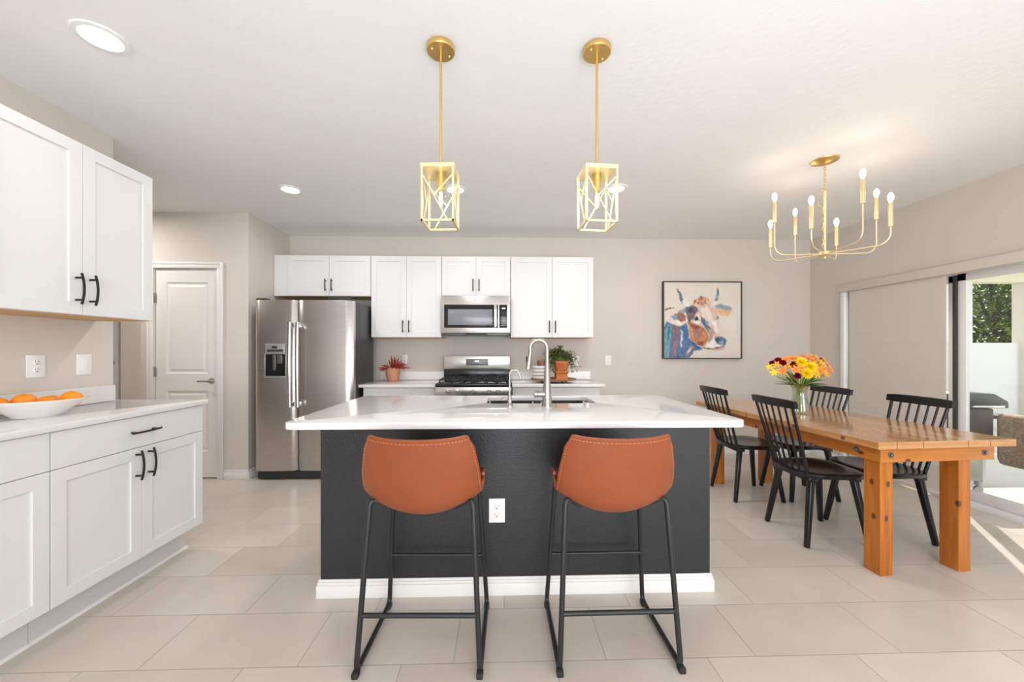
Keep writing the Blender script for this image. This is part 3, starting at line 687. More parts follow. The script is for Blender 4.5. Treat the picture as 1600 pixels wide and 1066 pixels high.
# ------------------------------------------------------------------ bar stools
def make_stool(label):
    t = thing('bar_stool', (0, 0, 0), 0, label, 'bar stool', None)
    # shell profile: y towards the seat front (+y), z height
    ctrl = [(.205, .590), (.16, .602), (.08, .592), (0, .582), (-.08, .578), (-.130, .584), (-.166, .612), (-.188, .67), (-.203, .745), (-.216, .82), (-.226, .885)]
    wid = [.190, .212, .226, .234, .236, .235, .231, .228, .222, .208, .192]
    lift = [.040, .065, .105, .135, .148, .140, .105, .072, .056, .048, .040]
    def cr_(P, u):
        n = len(P)-1; x = u*n; i = min(int(x), n-1); f = x-i
        p0, p1, p2, p3 = P[max(i-1, 0)], P[i], P[i+1], P[min(i+2, n)]
        g = lambda a, b, c, d: .5*((2*b)+(-a+c)*f+(2*a-5*b+4*c-d)*f*f+(-a+3*b-3*c+d)*f**3)
        return g(p0, p1, p2, p3) if not isinstance(p0, tuple) else tuple(g(*q) for q in zip(p0, p1, p2, p3))
    nu, nv = 46, 32; th = .012
    def pt(u, s):
        c0 = Vector((0, *cr_(ctrl, u))); a = cr_(ctrl, max(u-.01, 0)); b = cr_(ctrl, min(u+.01, 1))
        tg = Vector((0, b[0]-a[0], b[1]-a[1])).normalized(); nrm = Vector((0, -tg.z, tg.y)) * -1
        if nrm.dot(Vector((0, .5, .6))) < 0: nrm = -nrm
        wv, lv = cr_(wid, u), cr_(lift, u)
        # rounded corners at the top of the back and the front of the seat
        cut = 0
        ph = s*R(78); e = Vector((wv*math.sin(ph)/math.sin(R(78)), 0, 0))
        p = c0+e+nrm*(lv*(1-math.cos(ph))/(1-math.cos(R(78))))
        if u > .9: p.z += .012*abs(s)**2-(.030*max(0, abs(s)-.86)/.14)*((u-.9)/.1)
        if u < .1: p.y -= .02*abs(s)**3*(.1-u)/.1
        return p, nrm, tg
    b = bmesh.new(); G = []; G2 = []
    for i in range(nu+1):
        r1, r2 = [], []
        for j in range(nv+1):
            s = j/nv*2-1; p, nrm, tg = pt(i/nu, s)
            # outward normal estimate bends with the wing
            side = Vector((1 if s > 0 else -1, 0, 0)); bend = min(3, cr_(lift, i/nu)/cr_(wid, i/nu)*1.25*math.tan(abs(s)*R(78)))
            nn = (nrm-side*bend).normalized()
            r1.append(b.verts.new(p+nn*th*.5)); r2.append(b.verts.new(p-nn*th*.5))
        G.append(r1); G2.append(r2)
    for i in range(nu):
        for j in range(nv):
            b.faces.new((G[i][j], G[i][j+1], G[i+1][j+1], G[i+1][j])); b.faces.new((G2[i][j], G2[i+1][j], G2[i+1][j+1], G2[i][j+1]))
    for i in range(nu):
        b.faces.new((G[i][0], G[i+1][0], G2[i+1][0], G2[i][0])); b.faces.new((G[i][nv], G2[i][nv], G2[i+1][nv], G[i+1][nv]))
    for j in range(nv):
        b.faces.new((G[0][j], G2[0][j], G2[0][j+1], G[0][j+1])); b.faces.new((G[nu][j], G[nu][j+1], G2[nu][j+1], G2[nu][j]))
    bmesh.ops.recalc_face_normals(b, faces=b.faces)
    edge = [G[nu][j].co.lerp(G2[nu][j].co, .5) for j in range(nv+1)]+[G[i][nv].co.lerp(G2[i][nv].co, .5) for i in range(nu-1, -1, -1)]+[G[0][j].co.lerp(G2[0][j].co, .5) for j in range(nv-1, -1, -1)]+[G[i][0].co.lerp(G2[i][0].co, .5) for i in range(1, nu)]
    edge = [v.copy() for v in edge]
    inn = [G2[i][j].co.copy() for i, j in [(nu-1, j) for j in range(1, nv)]]
    sti = []
    path = [G2[i][1].co.copy() for i in range(20, nu)]+[G2[nu-1][j].co.copy() for j in range(1, nv)]+[G2[i][nv-1].co.copy() for i in range(nu-1, 19, -1)]
    m_ = MB(); m_._add(b); shell = m_.build('seat_shell', M['leather'], t)
    MB().tube(edge, .0072, 8, closed=True).build('piping', M['leather'], shell)
    # stitches: short raised dashes a little inside the edge
    st = MB(); acc = 0
    for a, c_ in zip(path, path[1:]):
        l = (c_-a).length; k = max(1, int(l/.0085))
        for q in range(k):
            p0 = a.lerp(c_, (q+.15)/k); p1 = a.lerp(c_, (q+.75)/k); st.tube([p0, p1], .0016, 5)
    so = st.build('stitching', M['stitch'], shell)
    # frame: two sled sides, two cross bars, under-seat bars
    r = .0105
    def bend(P, rad=.03, n=6):
        out = [Vector(P[0])]
        for i in range(1, len(P)-1):
            p = Vector(P[i]); a = (Vector(P[i-1])-p); c_ = (Vector(P[i+1])-p); d_ = min(rad, a.length*.45, c_.length*.45)
            A = p+a.normalized()*d_; B = p+c_.normalized()*d_
            for k in range(n+1):
                f = k/n; out.append(A*(1-f)**2+p*2*f*(1-f)+B*f*f)
        out.append(Vector(P[-1])); return out
    for s in (-1, 1):
        f = MB()
        f.tube(bend([(s*.13, -.10, .596), (s*.200, -.140, .645), (s*.232, -.198, .016), (s*.232, .198, .016), (s*.196, .150, .630), (s*.13, .12, .592)], .035), r, 12)
        so_ = f.build('sled_leg', M['stool_metal'], t)
        for y in (-.200, .185):
            MB().box(s*.232-.0125, s*.232+.0125, y-.016, y+.016, 0, .022, .004).build('foot_cap', M['rubber'], so_)
    zb = .215; k = zb/.645; xb = .232-.032*k; yb = -.198+.058*k
    MB().tube([(-xb, yb, zb), (xb, yb, zb)], .0095, 10).build('footrest', M['stool_metal'], t)
    zb = .255; k = zb/.630; xb = .232-.036*k; yb = .198-.048*k
    MB().tube([(-xb, yb, zb), (xb, yb, zb)], .0085, 10).build('footrest', M['stool_metal'], t)
    return t
s1 = make_stool('rust brown leather bar stool at the left of the island, on the refrigerator side')
s2 = copy_tree(s1); s2['label'] = 'rust brown leather bar stool at the right of the island, nearer the dining table'
s1.location = room(-.352, 1.635); s1.rotation_euler.z = -TH
s2.location = room(.405, 1.652); s2.rotation_euler.z = -TH+R(2.0)
for o in (s1, s2): o['group'] = 'leather bar stools at the island'

# ------------------------------------------------------------------ pendants
def make_pendant():
    t = thing('pendant_light', (0, 0, 0), 0, None, 'pendant light', 'gold cage pendants over the island')
    b = .069; zt, zb = 1.998-CEIL, 1.757-CEIL
    cn = MB(); cn.lathe([(.058, 0), (.060, -.004), (.060, -.020), (.058, -.024), (.0, -.024)], (0, 0, 0), 40); cno = cn.build('canopy', M['gold'], t)
    for a in (35, 215): MB().ell((.04*math.cos(R(a)), .04*math.sin(R(a)), -.026), .005, .005, .004, 10, 6).build('screw', M['gold_pale'], cno)
    MB().tube([(0, 0, -.024), (0, 0, zt)], .0055, 12).build('rod', M['gold'], t)
    MB().box(-b-.002, b+.002, -b-.002, b+.002, zt-.016, zt, .001).build('top_plate', M['gold_pale'], t, smooth=False)
    fm = MB(); q = .0042
    for x in (-1, 1):
        for y in (-1, 1): fm.beam((x*(b-q), y*(b-q), zt-.016), (x*(b-q), y*(b-q), zb), 2*q, 2*q)
    for s in (-1, 1):
        fm.beam((-b, s*(b-q), zb+q), (b, s*(b-q), zb+q), 2*q, 2*q, side=(0, 1, 0)); fm.beam((s*(b-q), -b, zb+q), (s*(b-q), b, zb+q), 2*q, 2*q)
    fm.build('cage_frame', M['gold_pale'], t)
    z0, z1 = zb+.01, zt-.02
    for k in range(4):
        br = MB(); rot = Matrix.Rotation(R(90*k), 4, 'Z')
        br.beam((-b+.008, -b+q, z1-.03), (b-.03, -b+q, z0), .005, .005); br.beam((b-.008, -b+q, z1-.03), (-.035+.02, -b+q, z0+.1), .005, .005)
        br.xform(rot); br.build('cross_brace', M['gold_pale'], t)
    MB().lathe([(.018, 0), (.018, -.06), (.014, -.064)], (0, 0, zt-.016), 24).build('socket', M['gold'], t)
    bu = MB(); bu.lathe([(.011, 0), (.014, -.012), (.0185, -.03), (.0195, -.048), (.015, -.068), (.006, -.080), (0, -.083)], (0, 0, zt-.080), 24); buo = bu.build('bulb', M['bulb_clear'], t)
    fl = MB()
    for a in range(5):
        x, y = .006*math.cos(a*2*PI/5), .006*math.sin(a*2*PI/5); fl.tube([(x*.6, y*.6, zt-.095), (x, y, zt-.12), (x*1.3, y*1.3, zt-.143)], .0016, 6)
    fl.build('filament', M['bulb_glow'], buo)
    return t
p1 = make_pendant(); p2 = copy_tree(p1)
p1['label'] = 'gold open-cage pendant light on a rod, over the left of the island'
p2['label'] = 'gold open-cage pendant light on a rod, over the right of the island near the chandelier'
v = room(-.307, 1.655); p1.location = (v.x, v.y, CEIL); p1.rotation_euler.z = R(-3.1)
v = room(.368, 1.665); p2.location = (v.x, v.y, CEIL); p2.rotation_euler.z = R(4.3)
for p_ in (p1, p2): lamp('pendant_lamp', 'POINT', (p_.location.x, p_.location.y, 1.86), .8, (1, .86, .65), shadow_soft_size=.02)

# ------------------------------------------------------------------ chandelier
v = room(2.155, 2.645)
t = thing('chandelier', (v.x, v.y, CEIL), -TH, 'brushed gold eight-candle chandelier hanging over the dining table', 'chandelier')
MB().lathe([(.0, -.026), (.02, -.025), (.05, -.018), (.078, -.007), (.080, 0), (0, 0)], (0, 0, 0), 40, close=False).build('canopy', M['gold'], t)
ch = MB(); z = -.026
for i in range(8):
    pts = [(.0065*math.cos(a), 0, z-.011+.0135*math.sin(a)) if i % 2 else (0, .0065*math.cos(a), z-.011+.0135*math.sin(a)) for a in [2*PI*k/12 for k in range(12)]]
    ch.tube(pts, .0018, 6, closed=True); z -= .020
ch.build('chain', M['gold'], t)
hb = 1.885-CEIL; zs = z-.01
lp = MB(); lp.tube([(.014*math.cos(a), 0, zs-.002+.014*math.sin(a)) for a in [2*PI*k/16 for k in range(16)]], .003, 8, closed=True); lp.build('loop', M['gold'], t)
MB().tube([(0, 0, zs-.014), (0, 0, hb+.01)], .0085, 14).build('stem', M['gold_pale'], t)
MB().lathe([(0, .022), (.012, .020), (.040, .012), (.042, -.006), (.030, -.016), (.010, -.020), (.008, -.030), (0, -.032)], (0, 0, hb), 32, close=False).build('hub', M['gold_pale'], t)
sc_ = MB(); P = []
for i in range(30):
    u = i/29; a = u*2*PI*1.5; P.append((-.02-.025*math.sin(u*PI)*(1+.2*math.sin(a*3)), .01*math.cos(a), zs+.01-.16*u))
sc_.tube(P, .0025, 6)
P = []
for i in range(60):
    u = i/59; a = u*2*PI*5; P.append((-.014+.004*math.cos(a), .004*math.sin(a), zs-.14-(zs-.14-hb-.02)*u))
sc_.tube(P, .0022, 6); sc_.build('wire_and_spare_chain', M['gold'], t)
for k in range(8):
    a = R(-6+45*k); zlow = 2.108 if k % 2 == 0 else 1.992; Rr = .325
    c_, s_ = math.cos(a), math.sin(a); zz = zlow-CEIL
    P = [(c_*.03, s_*.03, hb)]
    for i in range(9):
        b = PI/2*i/8; P.append((c_*(Rr-.07+.07*math.sin(b)), s_*(Rr-.07+.07*math.sin(b)), hb+.07-.07*math.cos(b)))
    P.append((c_*Rr, s_*Rr, zz)); am = MB().tube(P, .0045, 10).build('arm', M['gold_pale'], t)
    MB().lathe([(.007, 0), (.0125, .003), (.0125, .146), (.010, .150)], (c_*Rr, s_*Rr, zz), 20).build('candle_sleeve', M['gold_pale'], am)
    MB().lathe([(.007, .148), (.008, .156), (.0125, .168), (.015, .182), (.0135, .198), (.007, .210), (0, .213)], (c_*Rr, s_*Rr, zz), 18).build('bulb', M['bulb_glow'], am)
    lw_ = t.matrix_basis @ Vector((c_*Rr, s_*Rr, zz+.26)); lamp('candle_lamp', 'POINT', lw_, .22, (1, .93, .84), shadow_soft_size=.03)

# ------------------------------------------------------------------ recessed lights
labs = ['round white recessed ceiling light nearest the camera, above the left wall cabinet', 'round white recessed ceiling light in front of the pantry door',
        'round white recessed ceiling light seen just behind the left pendant', 'round white recessed ceiling light seen just behind the right pendant']
can0 = None
for (a, b), lb in zip(CANS, labs):
    v = room(a, b)
    if can0 is None:
        can0 = thing('recessed_light', (0, 0, CEIL), 0, None, 'ceiling light', 'recessed lights in the ceiling')
        MB().lathe([(.062, -.001), (.062, -.004), (.070, -.009), (.088, -.007), (.092, -.001)], (0, 0, 0), 40, close=False).build('trim_ring', M['wall_plate'], can0)
        MB().lathe([(0, -.003), (.0615, -.003), (.0615, -.001), (0, -.001)], (0, 0, 0), 40, close=False).build('lens', M['can_glow'], can0)
        o = can0
    else: o = copy_tree(can0)
    o.location = (v.x, v.y, CEIL); o['label'] = lb
# move the emitting discs below the ring's shadow
# ------------------------------------------------------------------ painting
t = thing('framed_painting', (2.348, YB, 1.575), 0, 'square framed painting of a horned cow head in blue and rust', 'painting')
hw = .466; hh = .452
f = MB(); d_ = -.045; e_ = .011
f.box(-hw, -hw+e_, d_, -.001, -hh, hh); f.box(hw-e_, hw, d_, -.001, -hh, hh); f.box(-hw+e_, hw-e_, d_, -.001, hh-e_, hh); f.box(-hw+e_, hw-e_, d_, -.001, -hh, -hh+e_)
f.build('frame', M['frame_dark'], t, smooth=False)
def srgb(c): return tuple((v/255/12.92 if v/255 <= .04045 else ((v/255+.055)/1.055)**2.4) for v in c)
POLY = [
 ([(140,990),(140,640),(175,560),(230,600),(330,620),(400,570),(430,760),(520,840),(600,880),(490,915),(425,990)], (88,118,158)),
 ([(140,990),(140,700),(185,600),(235,610),(215,800),(200,990)], (115,155,165)),
 ([(185,620),(225,610),(200,760),(170,800)], (60,120,140)),
 ([(235,610),(330,625),(300,800),(260,960),(225,990),(240,800)], (128,104,116)),
 ([(255,800),(300,780),(280,960),(235,975)], (150,120,120)),
 ([(330,660),(352,690),(352,800),(340,870),(325,860),(335,760)], (225,210,205)),
 ([(360,620),(405,590),(420,720),(400,800),(365,780)], (66,108,165)),
 ([(395,930),(440,850),(480,850),(440,910),(400,970)], (205,140,95)),
 ([(405,920),(450,870),(458,880),(415,935)], (235,215,200)),
 ([(430,770),(500,820),(560,850),(590,880),(520,880),(450,820)], (60,95,150)),
 ([(150,415),(262,393),(262,404),(150,440)], (120,85,75)),
 ([(150,505),(185,455),(290,405),(400,400),(420,450),(418,545),(392,592),(310,612),(240,592)], (226,212,196)),
 ([(225,520),(260,480),(330,450),(395,500),(380,560),(330,570),(290,540)], (150,105,85)),
 ([(225,500),(290,490),(300,530),(260,545),(235,530)], (130,160,195)),
 ([(290,440),(380,410),(420,450),(350,470)], (155,165,165)),
 ([(270,545),(330,570),(320,600),(270,580)], (235,225,215)),
 ([(288,175),(302,180),(335,235),(362,300),(368,330),(350,362),(328,325),(305,260)], (80,95,112)),
 ([(310,230),(335,270),(350,330),(335,310)], (135,150,160)),
 ([(345,330),(380,300),(445,345),(430,390),(370,385)], (232,226,220)),
 ([(755,150),(768,200),(770,260),(752,318),(722,335),(735,290),(742,220)], (85,115,130)),
 ([(755,240),(765,260),(748,312),(738,300)], (150,170,180)),
 ([(660,340),(700,300),(740,325),(760,345),(712,395),(660,380)], (230,220,214)),
 ([(716,378),(800,350),(900,372),(932,410),(905,460),(880,500),(800,495),(755,450)], (222,178,140)),
 ([(716,378),(790,352),(900,385),(925,430),(840,420),(770,410)], (140,160,170)),
 ([(790,352),(900,350),(935,400),(900,385)], (225,220,212)),
 ([(425,400),(470,340),(560,290),(650,300),(705,370),(752,440),(772,520),(765,620),(752,700),(805,740),(862,785),(852,845),(825,905),(720,902),(600,875),(535,850),(440,760),(412,640),(415,500)], (214,192,180)),
 ([(560,400),(640,390),(700,430),(720,520),(680,600),(620,560),(580,480)], (232,214,204)),
 ([(640,400),(700,410),(740,500),(735,600),(700,560),(690,470)], (214,186,172)),
 ([(385,385),(470,375),(525,400),(535,440),(480,500),(450,560),(425,600),(405,520),(390,450)], (112,98,108)),
 ([(430,400),(480,410),(470,460),(420,450)], (75,70,90)),
 ([(380,395),(420,390),(415,430),(390,430)], (85,115,135)),
 ([(418,590),(440,560),(500,600),(560,615),(610,650),(648,720),(645,790),(590,855),(520,835),(440,762)], (180,120,90)),
 ([(430,650),(470,630),(470,720),(500,790),(450,750)], (208,150,105)),
 ([(490,660),(545,665),(560,730),(520,760),(490,720)], (150,122,122)),
 ([(570,680),(620,690),(640,750),(600,790),(570,760)], (200,138,85)),
 ([(440,600),(540,610),(560,640),(470,650)], (140,80,70)),
 ([(520,800),(590,800),(590,850),(540,845)], (150,85,65)),
 ([(560,505),(600,520),(650,600),(690,680),(650,695),(600,620),(570,560)], (92,108,118)),
 ([(610,540),(650,570),(640,610),(615,580)], (120,160,190)),
 ([(650,690),(700,640),(740,680),(700,740),(660,730)], (190,160,155)),
 ([(690,560),(750,540),(755,700),(720,680)], (238,226,218)),
 ([(475,540),(490,505),(530,490),(565,520),(560,580),(520,605),(485,585)], (235,228,222)),
 ([(484,530),(498,507),(520,503),(535,525),(530,548),(505,556),(488,548)], (70,55,60)),
 ([(498,522),(512,515),(522,528),(510,540)], (30,25,30)),
 ([(470,500),(500,495),(480,540),(468,545)], (120,95,100)),
 ([(540,540),(556,550),(548,560)], (60,50,55)),
 ([(755,500),(768,512),(758,535),(748,555),(745,540),(755,520)], (45,40,45)),
 ([(462,350),(490,310),(520,300),(515,345),(480,370)], (205,140,100)),
 ([(520,300),(560,265),(600,280),(590,310),(540,320)], (165,115,90)),
 ([(590,275),(650,285),(660,320),(620,330),(590,310)], (215,165,125)),
 ([(540,320),(620,325),(640,360),(560,375),(520,350)], (190,140,110)),
 ([(480,320),(505,315),(500,330)], (90,55,45)), ([(590,310),(620,308),(615,328)], (110,65,50)), ([(520,345),(545,340),(535,365)], (100,65,60)), ([(540,275),(570,262),(575,285)], (95,75,65)),
 ([(615,870),(650,800),(718,740),(800,738),(862,790),(850,850),(740,885)], (236,230,224)),
 ([(714,755),(745,735),(800,742),(858,768),(862,815),(835,850),(780,850),(735,812)], (98,120,142)),
 ([(728,762),(770,755),(788,790),(760,815),(735,795)], (45,72,92)),
 ([(770,790),(820,800),(830,850),(780,845)], (140,160,195)),
 ([(842,780),(860,785),(852,810)], (45,55,75)),
 ([(585,862),(700,878),(735,862),(825,855),(830,866),(740,876),(705,892),(600,880)], (112,70,72)),
 ([(720,880),(820,866),(830,884),(790,903),(735,905)], (222,170,160)),
 ([(640,640),(660,700),(645,780),(660,820),(700,740),(690,680)], (176,150,150)),
]
def inside(P, x, y):
    c = False; j = len(P)-1
    for i in range(len(P)):
        if (P[i][1] > y) != (P[j][1] > y) and x < (P[j][0]-P[i][0])*(y-P[i][1])/(P[j][1]-P[i][1])+P[i][0]: c = not c
        j = i
    return c
NP = 150
me = bpy.data.meshes.new('canvas'); cx0, cx1, cy0, cy1 = -hw+e_, hw-e_, -hh+e_, hh-e_
V = [(cx0+(cx1-cx0)*i/NP, -.034, cy1+(cy0-cy1)*j/NP) for j in range(NP+1) for i in range(NP+1)]
Fc = [(j*(NP+1)+i, (j+1)*(NP+1)+i, (j+1)*(NP+1)+i+1, j*(NP+1)+i+1) for j in range(NP) for i in range(NP)]
me.from_pydata(V, [], Fc); ca = me.color_attributes.new('paint', 'FLOAT_COLOR', 'CORNER')
boxes = [(min(p[0] for p in P), max(p[0] for p in P), min(p[1] for p in P), max(p[1] for p in P)) for P, _ in POLY]
cols = []
for j in range(NP):
    for i in range(NP):
        x = 140+882*(i+.5)/NP; y = 104+886*(j+.5)/NP
        nx = noise.noise(Vector((x*.018, y*.018, 1)))*9+noise.noise(Vector((x*.06, y*.05, 4)))*9
        ny = noise.noise(Vector((x*.018, y*.018, 7)))*9+noise.noise(Vector((x*.05, y*.06, 9)))*9
        X, Y = x+nx, min(y+ny, 986)
        k = noise.noise(Vector((x*.006, y*.006, 3)))
        c = (222+6*k, 214+4*k, 206+2*k)
        for (P, pc), (a0, a1, a2, a3) in zip(POLY, boxes):
            if a0 <= X <= a1 and a2 <= Y <= a3 and inside(P, X, Y): c = pc
        jv = noise.noise(Vector((x*.05, y*.02, 11)))*22+noise.noise(Vector((x*.11, y*.11, 15)))*12 if c[0] != 222+6*k else noise.noise(Vector((x*.03, y*.03, 5)))*4
        jb = noise.noise(Vector((x*.03, y*.03, 21)))*(14 if c[0] != 222+6*k else 2)
        cols.append(srgb((max(0, min(255, c[0]+jv+jb)), max(0, min(255, c[1]+jv)), max(0, min(255, c[2]+jv-jb)))))
sm2 = []
for j in range(NP):
    for i in range(NP):
        acc = [0, 0, 0]; wsum = 0
        for dj in (-1, 0, 1):
            for di in (-1, 0, 1):
                if 0 <= i+di < NP and 0 <= j+dj < NP:
                    wt = (2 if di == 0 else 1)*(2 if dj == 0 else 1); c = cols[(j+dj)*NP+i+di]; wsum += wt
                    for q in range(3): acc[q] += c[q]*wt
        sm2.append([v_/wsum for v_ in acc])
cols = sm2
flat = []
for c in cols: flat += [c[0], c[1], c[2], 1]*4
ca.data.foreach_set('color', flat)
m = mat('canvas_paint', (.5, .5, .5), .6, bump=.4, bscale=120); nt = m.node_tree
at = nt.nodes.new('ShaderNodeVertexColor'); at.layer_name = 'paint'; nt.links.new(at.outputs[0], nt.nodes['Principled BSDF'].inputs['Base Color'])
me.materials.append(m); cvs = bpy.data.objects.new('canvas', me); C.objects.link(cvs); cvs.parent = t
MB().box(cx0, cx1, -.033, -.002, cy0, cy1).build('canvas_stretcher', M['cushion'], t, smooth=False)

# ------------------------------------------------------------------ dining table
v = room(2.242, 2.87)
tb = thing('dining_table', (v.x, v.y, 0), R(5.2)-TH, 'long orange-stained knotty pine plank dining table with bolted corners', 'table')
MB().box(-.41, .41, -.832, .838, .703, .740, .003).build('tabletop', M['pine_top'], tb, smooth=False)
bc = MB().box(-.41, .41, -.8355, -.832, .7035, .7395, .001).build('end_grain_edge', M['pine_end'], tb, smooth=False)
gr_ = MB()
for x in (-.302, -.150, .118, .252): gr_.box(x-.001, x+.001, -.8362, -.8352, .704, .7395)
gr_.build('plank_joints', M['slot'], tb)
MB().box(-.345, .345, -.79, -.772, .620, .7025, .002).build('end_apron', M['pine_apron_x'], tb, smooth=False)
MB().box(-.345, .345, .75, .768, .620, .7025, .002).build('end_apron', M['pine_apron_x'], tb, smooth=False)
for s in (-1, 1):
    MB().box(*sorted((s*.345, s*.326)), -.771, .749, .620, .7025, .002).build('side_apron', M['pine_apron'], tb, smooth=False)
for x0, x1 in ((-.325, -.250), (.150, .225)):
    MB().box(x0, x1, -.771, -.680, 0, .7025, .003).build('leg', M['pine_leg'], tb, smooth=False)
    MB().box(x0, x1+.01, .665, .749, 0, .7025, .003).build('leg', M['pine_leg'], tb, smooth=False)
def bolt(x, y, z, ax):
    q = MB()
    q.lathe([(.016, 0), (.016, .002), (.011, .003)], (0, 0, 0), 20); q.lathe([(.0085, .002), (.0085, .010), (.006, .012)], (0, 0, 0), 8)
    q.xform(Matrix.Translation((x, y, z)) @ (Matrix.Rotation(R(90), 4, 'X') if ax == 'Y' else Matrix.Rotation(R(-90), 4, 'Y')))
    q.build('bolt', M['steel_dark'], tb)
bolt(-.285, -.790, .660, 'Y'); bolt(.285, -.790, .660, 'Y'); bolt(-.345, -.66, .66, 'X'); bolt(-.345, .64, .66, 'X')
kn = MB()
for (x, y, z, ax) in ((-.41, -.64, .7205, 0), (-.41, -.30, .722, 0), (-.41, .35, .722, 0)):
    kn.xform(Matrix.Identity(4)); kn.ell((x, y, z), .0012, .022 if y > -.5 else .014, .011, 14, 8)
kn.build('knot', M['bark'], tb)

# ------------------------------------------------------------------ spindle chairs
def make_chair():
    t = thing('dining_chair', (0, 0, 0), 0, None, 'chair', 'black spindle-back chairs around the pine table')
    # front of chair towards -y
    out = []
    for i in range(40):
        a = 2*PI*i/40; ca_, sa_ = math.cos(a), math.sin(a)
        hwid = .222 if sa_ < 0 else .215
        x = hwid*math.copysign(abs(ca_)**.62, ca_); y = -.005+.208*math.copysign(abs(sa_)**.66, sa_)
        x *= 1+.04*(-sa_); out.append((x, y))
    # saddled seat: concentric rings with a dished top
    b = bmesh.new(); zt = .452
    def lift(x, y): return -.012*max(0, 1-((x/.17)**2+((y-.02)/.16)**2))**.8 - .004*math.exp(-(x/.03)**2)*0 + .0
    rings = []
    for f_ in (1.0, .985, .94, .8, .6, .4, .2):
        z0_ = zt-(.010 if f_ == 1.0 else .003 if f_ == .985 else 0)
        rings.append([b.verts.new((x*f_, (y+.01)*f_-.01, z0_+lift(x*f_, y*f_))) for x, y in out])
    cv_ = b.verts.new((0, -.01, zt+lift(0, 0)))
    low = [b.verts.new((x*.97, (y+.01)*.97-.01, zt-.026)) for x, y in out]
    n = len(out)
    for A, B in zip(rings, rings[1:]):
        for k in range(n): b.faces.new((A[k], A[(k+1) % n], B[(k+1) % n], B[k]))
    for k in range(n): b.faces.new((rings[-1][k], rings[-1][(k+1) % n], cv_)); b.faces.new((low[k], low[(k+1) % n], rings[0][(k+1) % n], rings[0][k]))
    b.faces.new(low); bmesh.ops.recalc_face_normals(b, faces=b.faces); m_ = MB(); m_._add(b); m_.build('seat', M['black_wood'], t)
    MB().box(-.165, .165, -.165, -.105, .398, .427, .004).build('seat_rail', M['black_wood'], t); MB().box(-.165, .165, .105, .165, .398, .427, .004).build('seat_rail', M['black_wood'], t)
    for sx in (-1, 1):
        MB().beam((sx*.140, -.135, .41), (sx*.190, -.190, 0), .042, .032, .030, .024, bev=.006).build('leg', M['black_wood'], t)
        MB().beam((sx*.140, .135, .41), (sx*.185, .195, 0), .042, .032, .030, .024, bev=.006).build('leg', M['black_wood'], t)
    # top rail, bowed backwards
    def rail_y(x): return .290-.014*(x/.2)**2
    V = []; F = []; N = 20
    for i in range(N+1):
        x = -.208+.416*i/N; y = rail_y(x); e = abs(x)/.208; zt_ = .912-.006*e**4; zb = .858+.004*e**6
        V += [(x, y-.010, zb), (x, y+.010, zb), (x, y+.018, zt_-.004), (x, y+.012, zt_), (x, y+.002, zt_), (x, y-.004, zt_-.004)]
    for i in range(N):
        for k in range(6): F.append((i*6+k, i*6+(k+1) % 6, (i+1)*6+(k+1) % 6, (i+1)*6+k))
    F.append(tuple(range(6))); F.append(tuple(range(N*6, N*6+6)))
    m_ = MB(); m_.faces(V, F); bmesh.ops.recalc_face_normals(m_.bm, faces=m_.bm.faces); m_.build('top_rail', M['black_wood'], t)
    for i in range(7):
        u = i/6*2-1; xb = u*.150; yb = .182-.022*u*u; xt = u*.178
        r = .0095 if abs(u) == 1 else .0065
        MB().tube([(xb, yb, .435), (xt, rail_y(xt), .868)], [r*1.15, r*.95], 10).build('spindle', M['black_wood'], t)
    return t
spots = [((2.018, 2.56), 90, 'black spindle-back chair at the near left side of the pine table'),
         ((1.99, 3.27), 90, 'black spindle-back chair at the far left of the pine table, partly behind the island top'),
         ((2.455, 2.585), -90, 'black spindle-back chair at the near right side of the pine table, by the shade'),
         ((2.44, 3.28), -90, 'black spindle-back chair at the far right of the pine table, behind the flowers')]
ch0 = make_chair(); all_ch = [ch0]+[copy_tree(ch0) for _ in range(3)]
for o, ((a, b), rz, lb) in zip(all_ch, spots):
    v = room(a, b); o.location = v; o.rotation_euler.z = R(rz)-TH; o['label'] = lb

# ------------------------------------------------------------------ flowers in a vase
vb = room(2.195, 2.93); VZ = .7405
t = thing('glass_vase', (vb.x, vb.y, VZ), 0, 'clear fluted glass vase on the pine table holding the bouquet', 'vase')
pr = [(.052, 0), (.060, .006), (.062, .03), (.056, .08), (.044, .14), (.042, .165), (.050, .195), (.060, .216)]
b = bmesh.new(); n = 48; rings = []
for r_, z in pr:
    rings.append([b.verts.new(((r_*(1+.035*math.cos(k*2*PI/n*12)))*math.cos(2*PI*k/n), (r_*(1+.035*math.cos(k*2*PI/n*12)))*math.sin(2*PI*k/n), z)) for k in range(n)])
for r_, z in pr[::-1]:
    r_ -= .0035; z = max(z, .008)
    rings.append([b.verts.new(((r_*(1+.03*math.cos(k*2*PI/n*12)))*math.cos(2*PI*k/n), (r_*(1+.03*math.cos(k*2*PI/n*12)))*math.sin(2*PI*k/n), z)) for k in range(n)])
for A, B in zip(rings, rings[1:]):
    for k in range(n): b.faces.new((A[k], A[(k+1) % n], B[(k+1) % n], B[k]))
b.faces.new(rings[0][::-1]); b.faces.new(rings[-1]); bmesh.ops.recalc_face_normals(b, faces=b.faces)
m_ = MB(); m_._add(b); m_.build('vase_body', M['vase_glass'], t)
